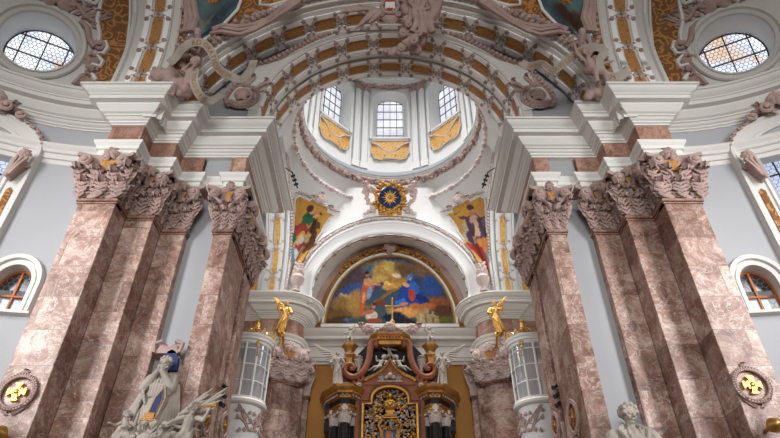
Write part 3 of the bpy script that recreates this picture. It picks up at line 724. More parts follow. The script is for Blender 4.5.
# soffit of the chancel arch with mouldings
mb = MB(); arch_prof(mb, CH, [(.03, 1.300), (.0, 1.300), (-.004, 1.304), (.0, 1.310), (.0, 1.398), (-.008, 1.400), (-.010, 1.408), (.004, 1.412), (.004, 1.432), (-.006, 1.436), (-.008, 1.442), (.0, 1.446), (.0, 1.499), (-.005, 1.501), (-.006, 1.506), (.0, 1.508), (.0, 1.513), (.05, 1.513)], Zs, 72)
mb.build('trim_%d' % tn, M['greyw'], props=dict(ST, label='soffit of the chancel arch')); tn += 1
cells = [.128*i for i in range(-6, 7)]
band(CH, 1.354, .047, cells, .128, 'nearer of the two stucco bands with golden panels under the chancel arch')
band(CH, 1.466, .042, cells, .128, 'farther of the two stucco bands with golden panels, framing the view of the dome')
# face of the chancel arch: white moulded plate between soffit edge and scrolled bead line
BEAD = [(0, 2.0066), (-.1077, 1.9825), (-.25, 1.8989), (-.3297, 1.8355), (-.4134, 1.7591), (-.481, 1.7158), (-.5038, 1.6572), (-.5377, 1.5899), (-.5487, 1.5356), (-.535, 1.515)]
def bez(pts, u):
    n = len(pts)-1; t = u*n; i = min(int(t), n-1); f = t-i; P = [Vector(pts[max(0, min(n, i+k))]) for k in (-1, 0, 1, 2)]
    return .5*((2*P[1])+(-P[0]+P[2])*f+(2*P[0]-5*P[1]+4*P[2]-P[3])*f*f+(-P[0]+3*P[1]-3*P[2]+P[3])*f**3)
for sx in (1, -1):
    S = SIDE[sx]
    def facep(u, v):
        a = CH.pt(-(CH.R*pi/2+.02)*(u**1.0), 0, 0); b = bez(BEAD, u); k = v
        return (a[0]*(1-k)+b.x*k, (1.300, 1.296, 1.298, 1.290, 1.290, 1.286, 1.292)[int(round(v*6))], a[2]*(1-k)+b.y*k)
    MB(sx=sx).grid(facep, 40, 6).build('trim_%d' % tn, M['greyw'], props=dict(ST, label='white moulded face of the chancel arch, %s half' % S)); tn += 1
    # bead line along the face
    g = MB(sx=sx); pts = [bez(BEAD, i/60) for i in range(61)]
    L = sum((pts[i+1]-pts[i]).length for i in range(60)); n = int(L/.018); acc = 0; i = 0
    for k in range(n):
        t = L*(k+.5)/n
        while i < 59 and acc+(pts[i+1]-pts[i]).length < t: acc += (pts[i+1]-pts[i]).length; i += 1
        q = pts[i].lerp(pts[i+1], (t-acc)/max(1e-9, (pts[i+1]-pts[i]).length)); g.blob((q.x, 1.281, q.y), .0088, 7, 6)
    g.tube([(p.x, 1.290, p.y) for p in pts], .0075, 6)
    g.build('bead_moulding', M['pink'], props=T('pink bead moulding along the %s half of the chancel arch face' % S, 'moulding'))
    # scroll at its foot
    fr = frame((-.4962, 1.288, 1.562), (1, 0, 0), (0, -1, 0))
    rt = thing('volute_ornament', 'large pink stucco volute with a rosette at the %s foot of the chancel arch' % S, 'stucco ornament', (-.4962, 1.288, 1.50), sx=sx)
    g = MB(fr, sx); g.volute(0, 0, -.002, .050, 1.5, 1, .17, ph0=radians(215), n=30, bulge=.25); g.build('scroll', M['pink'], rt)
    g = MB(fr, sx); g.tube([(.052*cos(t), .052*sin(t), -.004) for t in [2*pi*i/28 for i in range(28)]], .007, 6, closed=True)
    for k in range(26): t = 2*pi*k/26; g.blob((.053*cos(t), .053*sin(t), .003), .005, 6, 5)
    g.build('bead_ring', M['pink'], rt)
    MB(fr, sx).spray(0, 0, .004, .03, 6, .7, .6).build('rosette', M['pink'], rt)
    g = MB(fr, sx)
    for (a, b, L_, ln) in ((.0, .045, .07, .5), (.03, .03, .06, 1.0), (-.01, .05, .075, .1), (.04, .02, .045, 1.5)): g.leaf(a, b, .002, L_*.8, .016, lean=ln)
    g.build('leaf_spray', M['pink'], rt)
# crescent of plain wall between the arches
mb = MB(); hole = [(CH.pt(l)[0], CH.pt(l)[2]) for l in [-CH.half(1.36)+2*CH.half(1.36)*i/60 for i in range(61)]]
out = [(-.90, 1.36), (.90, 1.36), (.90, 2.25), (-.90, 2.25)]
out = [(-.90, 2.25), (-.90, 1.36)] + hole + [(.90, 1.36), (.90, 2.25)]
holed(mb, out, [], lambda a, b: (a, 1.306, b)); mb.build('wall_chancel', M['grey'], props=ST)
mb = MB(); holed(mb, out, [], lambda a, b: (a, 1.514, b)); mb.build('wall_chancel_back', M['grey'], props=ST)
# outer arch
mb = MB(); arch_prof(mb, OU, [(.05, 1.148), (.012, 1.150), (.010, 1.158), (-.002, 1.160), (.0, 1.168), (.006, 1.170), (.006, 1.184), (0, 1.186), (0, 1.30), (.012, 1.308)], 1.30, 80); mb.build('trim_%d' % tn, M['white'], props=dict(ST, label='soffit of the outer arch')); tn += 1
band(OU, 1.245, .046, [.122*i for i in range(-8, 9)], .122, 'widest stucco band with golden panels, on the outer arch in front of the chancel', base_c=.002)
g = MB(); arch_beads(g, OU, 1.32, .0115, .012, 1.142, .021); g.build('rope_moulding', M['pink'], props=T('pink rope moulding along the front edge of the outer arch', 'moulding'))
# ---------------------------------------------------------------- transept arches (to the sides)
TRA = Arch('y', -.69, .55, 1.52, .58)
for sx in (1, -1):
    S = SIDE[sx]
    mb = MB(sx=sx); arch_prof(mb, TRA, [(.03, .012), (.0, .010), (-.004, .004), (0, 0), (.0, -.010), (.006, -.012), (.006, -.022), (0, -.024), (0, -.112), (-.002, -.120), (.004, -.124), (.006, -.138), (-.003, -.142), (-.004, -.152), (.008, -.158), (.06, -.165)], Zs, 60)
    mb.build('trim_%d' % tn, M['greyw'], props=dict(ST, label='soffit of the %s transept arch' % S)); tn += 1
    cl = [TRA.R*pi/2+.14-.02-.135*i for i in range(0, 12)]
    band(TRA, -.068, .044, cl, .135, 'stucco band with brown damask panels rising up the transept arch over the %s' % NEAR[sx], sx, plen=.86, pw=.40)
    g = MB(sx=sx); arch_beads(g, TRA, Zs, .008, -.002, .016, .017, l0=.1); g.build('bead_moulding', M['pink'], props=T('pink bead moulding along the transept arch over the %s' % NEAR[sx], 'moulding'))
# ---------------------------------------------------------------- vault of the nave bay: pendentives and cap
def p_outer(q):
    th = radians(8+82*q); return (-.68*cos(th), 1.150, 1.29+.68*sin(th))
def p_trans(q):
    l = q*(.14+.58*pi/2)
    if l < .14: return (-.685, 1.13, 1.38+l)
    th = (l-.14)/.58; return (-.685, .55+.58*cos(th), 1.52+.58*sin(th))
def navep(s, t):
    p = p_outer(1-2*s) if s <= .5 else p_trans(2*s-1); th = s*pi/2
    r = (-.64*sin(th), .55+.58*cos(th), 2.14); b = sin(t*pi)*.02
    return (p[0]*(1-t)+r[0]*t-b*sin(th), p[1]*(1-t)+r[1]*t+b*cos(th), p[2]*(1-t)+r[2]*t+b*.6)
def nfr(s, t, off=.0):
    P = Vector(navep(s, t)); a = Vector(navep(s+.02, t))-Vector(navep(s-.02, t)); b = Vector(navep(s, t+.02))-Vector(navep(s, t-.02))
    n = a.cross(b).normalized()
    if n.y > 0: n = -n
    r = Vector((1, 0, 0)); r = (r-n*r.dot(n)).normalized(); u = n.cross(r)
    if u.z < 0: u = -u
    return P+n*off, r, u, n
for sx in (1, -1):
    S = SIDE[sx]
    MB(sx=sx).grid(lambda u, v: navep(u, v), 48, 14).build('ceiling_%s_pendentive' % S, M['brocade'], props=ST)
    MB(sx=sx).grid(lambda u, v: (navep(u, v)[0], 1.1-navep(u, v)[1], navep(u, v)[2]), 24, 6).build('ceiling_%s_rear_pendentive' % S, M['greyw'], props=ST)
mb = MB(); mb.grid(lambda u, v: (.64*cos(2*pi*u)*cos(v*pi/2), .55+.58*sin(2*pi*u)*cos(v*pi/2), 2.14+.18*sin(v*pi/2)), 40, 8, closeu=True); mb.build('ceiling_nave', M['greyw'], props=ST)
# painted shield on each pendentive with its frame
def bil(C, box):
    x0, y0, x1, y1 = box
    def f(x, y):
        u = (x-x0)/(x1-x0); v = (y-y0)/(y1-y0)
        s = (C[0][0]*(1-u)+C[1][0]*u)*(1-v)+(C[3][0]*(1-u)+C[2][0]*u)*v; t = (C[0][1]*(1-u)+C[1][1]*u)*(1-v)+(C[3][1]*(1-u)+C[2][1]*u)*v
        return s, t
    return f
nbx = (188, -22, 252, 34); nbil = bil([(.681, .229), (.416, .647), (.295, .11), (.519, .271)], nbx)
SH = [(193, -2), (192.5, 12), (195, 20), (199, 27), (207.7, 31.5), (217, 31), (226, 28.5), (233, 22), (239, 16), (246, 8), (248, -4), (243, -14), (222, -20), (200, -14)]
def off_n(p, d):
    s, t = p; P, r, u, n = nfr(min(.97, max(.03, s)), min(.97, max(.03, t))); return Vector(navep(s, t))+n*d
for sx in (1, -1):
    S = SIDE[sx]
    rt = thing('ceiling_fresco', 'blue-green shield-shaped ceiling fresco over the %s scroll banner' % S, 'fresco', navep(.45, .35), sx=sx)
    LY = [('bg', lambda x, y: (84+10*sin(x*.2), 104+8*sin(y*.3), 110)), ('e', (122, 136, 142), 205, 4, 14, 5, -25, .6), ('e', (140, 146, 146), 214, 8, 10, 4, 20, .5), ('e', (62, 84, 94), 228, 16, 16, 8, 0, .6), ('e', (130, 130, 122), 222, -4, 14, 5, 30, .5), ('e', (92, 120, 128), 205, 18, 12, 6, 30, .6), ('e', (150, 150, 146), 212, 14, 7, 2.5, 50, .4), ('e', (64, 76, 84), 236, 2, 10, 10, 0, .6)]
    if sx < 0: LY += [('e', (72, 54, 42), 218, -6, 22, 11, 0, .3), ('e', (150, 154, 158), 214, 14, 4, 12, -20, .4)]
    def sfn(x, y): q = off_n(nbil(x, y), .004); return (q[0]*sx, q[1], q[2])
    painting('painted_field', LY, (190, -21, 250, 33), sfn, 60, 54, lambda x, y: inside((x, y), SH), rt)
    pts = [off_n(nbil(*p), .006) for p in SH]; g = MB(sx=sx); g.tube(pts, .006, 6, closed=True); g.build('moulded_frame', M['white'], rt)
    rt2 = thing('rocaille_ornament', 'thick pink garland and scrolls wrapped round the %s shield-shaped ceiling fresco' % S, 'stucco ornament', navep(.45, .25), sx=sx)
    gl = [(300, 3), (284, 14), (268, 25), (255, 31), (240, 35), (222, 33), (212, 36)]
    pn = [Vector(at(x, y, navep(*nbil(x, y))[1] if 188 < x < 252 else 1.14))-Vector((0, .012, 0)) for x, y in gl]
    g = MB(sx=sx)
    for j, d in enumerate((-.010, .004, .014)): g.tube([p+Vector((.004*sin(i*1.9+j*2), -.003*j, d+.006*sin(i*1.3+j))) for i, p in enumerate(pn)], lambda u: .011-.004*u, 6)
    g.build('drapery_swag', M['pink'], rt2)
    pn2 = [Vector(navep(*q)) + Vector((.006, -.012, 0)) for q in ((.72, .16), (.66, .2), (.6, .25), (.555, .27), (.53, .24))]
    g = MB(sx=sx)
    for j in range(3): g.tube([p+Vector((.012*j-.01+.004*sin(i*2+j), 0, .004*cos(i+j))) for i, p in enumerate(pn2)], .010, 6)
    g.build('drapery_swag', M['pink'], rt2)
    P, r, u, n = nfr(.47, .2, .006); fr = frame(P, r, n, u)
    g = MB(fr, sx); g.volute(-.022, .012, .012, .026, 1.4, 1); g.volute(.022, .010, .012, .024, 1.4, -1); g.tube([(-.012, -.01, .012), (-.004, .02, .02), (-.008, .045, .02), (.004, .06, .014)], .011, 6); g.leaf(0, -.03, .006, .06, .05)
    g.build('scroll', M['pink'], rt2)
    g = MB(sx=sx); g.garland([Vector(navep(*q))+Vector((0, -.010, 0)) for q in ((.25, .08), (.32, .1), (.38, .12), (.45, .13), (.5, .15))], .014, 34, 11+sx)
    g.garland([Vector(navep(*q))+Vector((.008, -.010, 0)) for q in ((.52, .12), (.56, .16), (.62, .14), (.7, .1))], .013, 26, 15+sx); g.build('flower_garland', M['pink'], rt2)
    g = MB(sx=sx); g.tube([off_n(q, .003) for q in ((.20, .2), (.26, .22), (.3, .3), (.33, .45))], .006, 6); g.tube([off_n(q, .003) for q in ((.10, .08), (.17, .14), (.22, .24), (.24, .4))], .005, 6); g.build('scrolled_edge', M['white'], rt2)
# ---------------------------------------------------------------- dome bay: side arches, pendentives, ring, drum, dome
DY = 1.91
SA = Arch('y', -.482, DY, 1.54, .38)
for sx in (1, -1):
    S = SIDE[sx]
    mb = MB(sx=sx); arch_prof(mb, SA, [(.02, .006), (.0, .004), (-.003, 0), (0, -.01), (0, -.016), (.004, -.018), (.004, -.024), (0, -.026), (0, -.10), (-.003, -.104), (.003, -.108), (.003, -.115), (.03, -.118)], Zs, 40)
    mb.build('trim_%d' % tn, M['white2'], props=dict(ST, label='soffit of the %s side arch of the dome bay' % S)); tn += 1
    band(SA, -.058, .036, [SA.R*pi/2+.12-.155*i for i in range(0, 5)], .155, 'upright stucco band with ochre panels behind the %s chancel pilaster' % S, sx, panel='orangel', plen=.9, pw=.33, cols=('white2', 'pinkl'))
    g = MB(sx=sx); arch_beads(g, SA, Zs, .007, -.002, .012, .016, l0=0); g.build('bead_moulding', M['pinkl'], props=T('pale pink bead moulding along the %s side arch of the dome bay' % S, 'moulding'))
    # ochre side panel with pink foliage
    rt = thing('ochre_panel', 'narrow ochre wall panel with pink foliage seen past the %s chancel capital' % S, 'stucco panel', (-.635, 2.28, 1.386), sx=sx)
    MB(frame((-.635, 2.287, 1.386), (1, 0, 0), (0, -1, 0)), sx).plate([(-.05, 0), (.03, 0), (.03, .34), (-.05, .34)], 0, .004).build('field', M['orangel'], rt)
    g = MB(frame((-.635, 2.282, 1.386), (1, 0, 0), (0, -1, 0)), sx)
    for k in range(4): g.volute(-.03+.02*(k % 2), .04+.045*k, .002, .022, 1.4, 1 if k % 2 else -1); g.leaf(-.02, .03+.04*k, .002, .05, .03, lean=.5*(-1)**k)
    g.build('foliage', M['pinkl'], rt)
    MB(sx=sx).box(-.82, -.595, 2.288, 2.299, 1.36, 2.1).build('wall_%s_dome_bay' % S, M['white2'], props=ST)
RR = .447
def c_arch(q): th = radians(90*q); return (-(.435+.04*cos(th)**6)*cos(th), 2.285, 1.42+.43*sin(th))
def c_side(q):
    l = q*(.12+.38*pi/2)
    if l < .12: return (-.476, 2.285, 1.42+l)
    th = (l-.12)/.38; return (-.476, DY+.38*cos(th), 1.54+.38*sin(th))
def choirp(s, t):
    p = c_arch(1-2*s) if s <= .5 else c_side(2*s-1); th = s*pi/2
    r = (-RR*sin(th), DY+RR*cos(th), 1.978); b = sin(t*pi)*.02
    return (p[0]*(1-t)+r[0]*t-b*sin(th), p[1]*(1-t)+r[1]*t+b*cos(th), p[2]*(1-t)+r[2]*t+b*.6)
for sx in (1, -1):
    S = SIDE[sx]
    MB(sx=sx).grid(choirp, 40, 12).build('ceiling_%s_dome_pendentive' % S, M['white2'], props=ST)
    def rearp(s_, t):
        if s_ <= .5: th = (2*s_)*pi/2; p = (-.44*sin(th), 1.513, 1.518+.44*cos(th))
        else: q = c_side(2*s_-1); p = (q[0], 2*DY-q[1], q[2])
        th = s_*pi/2; r = (-RR*sin(th), DY-RR*cos(th), 1.978)
        return tuple(p[i]*(1-t)+r[i]*t for i in range(3))
    MB(sx=sx).grid(rearp, 32, 6).build('ceiling_%s_rear_dome_pendentive' % S, M['white2'], props=ST)
def rev(prof, name, mat, n=96, props=None, parent=None, smooth=30):
    return MB().lathe(prof, (0, DY, 0), n).build(name, M[mat], parent, smooth=smooth, props=props)
r0 = rev([(0.4530, 1.9740), (0.4430, 1.9780), (0.4410, 1.9880), (0.4500, 1.9920), (0.4580, 2.0350), (0.4540, 2.0700), (0.4420, 2.0950), (0.4360, 2.1000), (0.4340, 2.1250), (0.4300, 2.1290)], 'trim_%d' % tn, 'white2', props=dict(ST, label='white cove under the drum of the dome')); tn += 1
rev([(0.4300, 2.1290), (0.4220, 2.1320), (0.4210, 2.1390), (0.4160, 2.1420), (0.4140, 2.1490)], 'drum_cornice', 'white2', parent=r0)
rev([(0.4140, 2.1490), (0.4120, 2.1530), (0.4120, 2.1590), (0.4160, 2.1620), (0.4160, 2.1690), (0.4200, 2.1710), (0.4200, 2.1780), (0.4260, 2.1810), (0.4300, 2.1870), (0.4300, 2.1970), (0.4440, 2.2030)], 'drum_steps', 'greyline', parent=r0)
g = MB(); rd = random.Random(5)
for k in range(100):
    t = 2*pi*(k+.5)/100
    for q in range(4): g.blob(((.430-.006*rd.random())*sin(t+rd.uniform(-.02, .02)), DY+(.430-.006*rd.random())*cos(t+rd.uniform(-.02, .02)), 2.116+rd.uniform(-.016, .016)), rd.uniform(.009, .014), 6, 5)
g.build('leaf_wreath', M['pink'], props=T('dark pink leaf wreath round the foot of the dome drum', 'wreath'))
g = MB()
for k in range(150):
    t = 2*pi*(k+.5)/150; q = 1.35 if k % 6 == 0 else (.55 if k % 2 else .9)
    g.blob((.439*sin(t), DY+.439*cos(t), 1.983), (.011*q, .010*q, .010*q), 7, 5)
g.build('bead_wreath', M['pinkl'], props=T('thin pale pink bead wreath round the lower ring of the dome', 'wreath'))
DR = .442
def drum(az, z, c=0): q = radians(az); z += .015; return ((DR-c)*sin(q), DY+(DR-c)*cos(q), z)
WA = [45*k for k in range(-3, 5)]
def dd(L): return math.degrees(L/DR)
mb = MB(); holes = [arch_outline(a, dd(.105), 2.44, 2.78, .09, 12) for a in WA]
holed(mb, [(-157.5, 2.18), (202.5, 2.18), (202.5, 2.98), (-157.5, 2.98)], holes, lambda a, z: drum(a, z), (4, .1)); mb.build('wall_drum', M['white2'], props=ST)
for i, a in enumerate(WA):
    def f(p, a=a): return drum(a+dd(p[0]), p[1], p[2])
    pos_l = {0: 'centre of the drum', -1: 'left of the drum centre', 1: 'right of the drum centre'}.get(i-3, 'rear side of the drum')
    L0 = arch_outline(0, .105, 2.44, 2.78, .09, 14); n = len(L0); L1 = arch_outline(0, .071, 2.465, 2.785, .071, 14)
    L00 = arch_outline(0, .120, 2.432, 2.78, .104, 14)
    g = MB(f); g.grid(lambda u, v: (*((L00, L00, L0, L0)[int(round(v*3))][int(round(u*(n-1)))]), (-.002, .008, .009, .0)[int(round(v*3))]), n-1, 3)
    root = g.build(win_name(), M['white2'], props=dict(ST, label='arched drum window, %s' % pos_l))
    MB(f).grid(lambda u, v: (*((L0, L1)[int(round(v))][int(round(u*(n-1)))]), -.065*v), n-1, 1).build('reveal', M['white2'], root)
    MB(f).box(-.105, .105, 2.438, 2.456, -.07, .006, .002).build('window_sill', M['white2'], root)
    MB(f).plate(L1, -.068, -.065).build('glass_pane', M['drumglass'], root)
    g = MB(f); w = .0013
    for k in (-.0355, .0, .0355): g.box(k-w, k+w, 2.465, 2.785+.071*sqrt(1-(k/.071)**2), -.060, -.055)
    for k in range(6): z = 2.465+.07*k; h = .071 if z < 2.785 else .071*sqrt(max(0, 1-((z-2.785)/.071)**2)); g.box(-h, h, z-w, z+w, -.060, -.055)
    g.grid(lambda u, v: (*((L1, arch_outline(0, .068, 2.465, 2.785, .068, 14))[int(round(v))][int(round(u*(n-1)))]), -.056), n-1, 1)
    g.build('glazing_bar', M['lead'], root)
    if abs(i-3) <= 1:
        rt = thing('ochre_panel', 'ochre panel with pink ribbon ornament below the drum window, %s' % pos_l.replace(' of the drum', '').replace(' centre', ' of centre') if i != 3 else 'ochre panel with pink ribbon ornament below the central drum window', 'stucco panel', f((0, 2.28, .01)))
        o1 = [(-.110, 2.42), (.110, 2.42), (.110, 2.32), (.10, 2.315), (.09, 2.285), (.05, 2.278), (.03, 2.29), (-.03, 2.29), (-.05, 2.278), (-.09, 2.285), (-.10, 2.315), (-.110, 2.32)]
        MB(f).plate([(p[0], p[1]) for p in o1], .001, .005).build('field', M['orangel'], rt)
        g = MB(f); g.tube([(p[0], p[1], .006) for p in o1], .003, 5, closed=True); g.build('moulded_edge', M['white2'], rt)
        g = MB(f)
        for e in (1, -1):
            g.tube([(0, 2.335, .012), (e*.035, 2.35, .012), (e*.07, 2.385, .012), (e*.11, 2.40, .010)], .006, 6); g.tube([(0, 2.34, .012), (e*.03, 2.375, .012), (e*.06, 2.37, .012)], .005, 6); g.volute(e*.03, 2.315, .008, .014, 1.3, e)
        g.spray(0, 2.34, .008, .028, 6, .6); g.build('ribbon_ornament', M['pinkl'], rt)
    for e in (-1, 1):
        b = a+22.5+e*dd(.025)
        if abs(i-3) > 1 and not (i == 1 or i == 4): continue
        def f2(p, b=b): return drum(b+dd(p[0]), p[1], p[2])
        rt = thing('drum_pilaster', '%s flat white pilaster between the drum windows, %s' % ('left' if e < 0 else 'right', {1: 'far left bay', 2: 'left bay', 3: 'right bay', 4: 'far right bay'}.get(i, 'rear')), 'pilaster', f2((0, 2.19, 0)), 'white pilasters of the dome drum')
        MB(f2).box(-.0175, .0175, 2.24, 2.84, -.002, .012, .001).build('shaft', M['white2'], rt)
        MB(f2).box(-.0215, .0215, 2.24, 2.84, -.002, .006).build('backing', M['greyline'], rt)
        MB(f2).box(-.0235, .0235, 2.19, 2.24, -.002, .014, .002).build('pedestal', M['white2'], rt)
        g = MB(f2)
        for e2 in (1, -1): g.volute(e2*.02, 2.868, .012, .013, 1.4, e2); g.leaf(e2*.012, 2.83, .010, .04, .03)
        g.spray(0, 2.87, .014, .018, 6, .6); g.box(-.024, .024, 2.88, 2.888, -.002, .018); g.build('capital', M['pink'], rt)
rev([(0.4440, 2.9250), (0.4280, 2.9270), (0.4280, 2.9400), (0.4180, 2.9450), (0.4160, 2.9600), (0.4060, 2.9670), (0.4050, 2.9800), (0.4420, 2.9850)], 'trim_%d' % tn, 'white2', props=dict(ST, label='upper cornice of the drum')); tn += 1
mb = MB().lathe([(.442*cos(t)+.0, 2.985+.36*sin(t)) for t in [radians(76)*i/12 for i in range(13)]], (0, DY, 0), 64); mb.build('ceiling_dome', M['white2'], props=ST)
for k in range(-2, 3):   # pink garlands under the drum cornice
    g = MB(lambda p: drum(45*k+dd(p[0]), p[1], p[2])); g.garland([(-.16, 2.885, .012), (-.12, 2.90, .014), (-.06, 2.90, .014), (0, 2.905, .02), (.06, 2.90, .014), (.12, 2.90, .012), (.16, 2.885, .012)], .013, 60, 60+k); g.spray(0, 2.895, .015, .03, 7, .6)
    g.build('stucco_garland', M['pink'], props=T('pink garland over the %s drum window' % {0: 'central', -1: 'left', 1: 'right', -2: 'far left', 2: 'far right'}[k], 'stucco ornament', 'garlands over the drum windows'))
# ---------------------------------------------------------------- altar chapel: arch face, vault, end wall
CA, CB, CC = .355, .325, 1.415
def hellipse(a, b, zc, y, n, leg=None):
    pts = [(-a*cos(pi*i/n), y, zc+b*sin(pi*i/n)) for i in range(n+1)]
    return pts if leg is None else [(-a, y, leg)]+pts+[(a, y, leg)]
h = [(p[0], p[2]) for p in hellipse(CA, CB, CC, 0, 40, 1.34)]
mb = MB(); holed(mb, [(-.80, 2.05), (-.80, 1.34)]+h+[(.80, 1.34), (.80, 2.05)], [], lambda a, b: (a, 2.30, b)); mb.build('wall_altar_arch', M['white2'], props=ST)
prof = [(-.002, .0), (.004, -.012), (.012, -.014), (.014, -.004), (.04, -.004), (.062, -.010), (.066, -.016), (.076, -.016), (.078, -.008), (.092, -.004), (.096, .0)]
def ering(u, dr, dy): t = pi*(-.06+1.12*u); return (-(CA+dr*.85)*cos(t), 2.296+dy, CC+(CB+dr)*sin(t))
mb = MB(); mb.grid(lambda u, v: ering(u, *prof[int(round(v*10))]), 64, 10); rt = mb.build('trim_%d' % tn, M['white2'], props=dict(ST, label='white moulded arch in front of the altar lunette')); tn += 1
g = MB(); g.garland([ering(i/60, .090, -.014) for i in range(4, 57)], .0095, 260, 8, .4); g.build('bead_wreath', M['pinkl'], props=T('pale pink leaf moulding round the altar arch', 'moulding'))
LO = [(CA, CB, CC, 2.29), (.357, .33, 1.414, 2.315), (.362, .355, 1.40, 2.37), (.37, .45, 1.34, 2.446)]
def sof(u, v, inn=0):
    t = v*3; i = min(2, int(t)); f = t-i; a, b, c, y = [LO[i][k]*(1-f)+LO[i+1][k]*f for k in range(4)]; q = pi*u
    return (-(a-inn)*cos(q), y, c+(b-inn)*sin(q))
MB().grid(lambda u, v: sof(u, v), 56, 12).build('ceiling_altar_chapel', M['greyw'], props=ST)
rt = thing('scalloped_band', 'stucco band with brown panels on the vault just inside the altar arch', 'stucco band', sof(.5, .1))
for k in range(13):
    u0 = (k+.5)/13
    def f(p, u0=u0): return sof(u0+p[0], .16+p[1], p[2])
    MB(f).grid(lambda u, v: (-.024+.048*u, (-.10+.2*v)*(1-.3*abs(2*u-1)**4), .003), 4, 2).build('panel', M['orange'], rt)
    g = MB(f)
    for e in (1, -1): g.box(-.02, .02, e*.135-.02, e*.135+.02, 0, .005)
    g.build('rail', M['white2'], rt)
    def f(p, u0=u0): return sof(min(1, max(0, u0+1/26+p[0])), .16+p[1], p[2])
    g = MB(f)
    for e in (1, -1):
        g.blob((0, e*.12, .004), (.010, .045, .007), 6, 5); g.blob((e*.013, .0, .004), (.005, .05, .005), 6, 5)
    g.blob((0, 0, .004), (.006, .03, .006), 6, 5); g.build('scroll', M['pink'], rt)
# end wall with lunette
EW = 2.446; FA, FB, FC = .298, .379, 1.329
mb = MB().add([(-.80, EW+.006, Z0), (.80, EW+.006, Z0), (.80, EW+.006, 1.95), (-.80, EW+.006, 1.95)], [(0, 1, 2, 3)]); mb.build('wall_altar', M['ochre'], props=ST)
def lun(u, dr, dy, ex=0): q = pi*u; return (-(FA+dr*.9)*cos(q), EW+dy, FC+(FB+dr)*sin(q))
fr_ = thing('lunette_moulding', 'arched frame of the big altar fresco with gilded leaf crest', 'frame', (0, EW, FC))
for nme, m_, pr in (('gilt_edge', 'gold', [(-.002, -.004), (.0, -.012), (.006, -.012), (.008, -.004)]), ('white_moulding', 'white', [(.008, -.004), (.010, -.014), (.020, -.015), (.022, -.006)]),
                    ('ochre_band', 'ochre', [(.022, -.006), (.046, -.005), (.048, .0)]), ('pink_band', 'pink', [(.048, -.003), (.10, -.003)])):
    MB().grid(lambda u, v: lun(u, *pr[int(round(v*(len(pr)-1)))]), 56, len(pr)-1).build(nme, M[m_], fr_)
g = MB(); g.box(-FA-.022, FA+.022, EW-.016, EW, FC-.020, FC-.004); g.build('bottom_moulding', M['white'], fr_)
g = MB(); rd = random.Random(3)
for i in range(46):
    u = .5+(i-22.5)/22.5*.26
    for q in range(3):
        p = lun(u+rd.uniform(-.004, .004), .036+rd.uniform(-.018, .030)*(1-abs(u-.5)*2.4), -.012-rd.uniform(0, .01)); g.blob(p, (.008*rd.uniform(.6, 1.3), .007, .008*rd.uniform(.6, 1.3)), 6, 5)
g.build('gilded_leaves', M['goldm'], fr_)
g = MB(frame(lun(.5, .055, -.02), (1, 0, 0), (0, -1, 0))); g.spray(0, 0, 0, .04, 7, .6, .6); g.volute(-.02, .02, .0, .018, 1.4, 1); g.volute(.02, .02, 0, .018, 1.4, -1); g.leaf(0, -.05, 0, .05, .03); g.build('crest', M['pink'], fr_)
def lx(x): return (x-397.5)/317.5*FA
def lz(y): return FC+(388-y)/313*FB
PG = lambda *p: list(p)
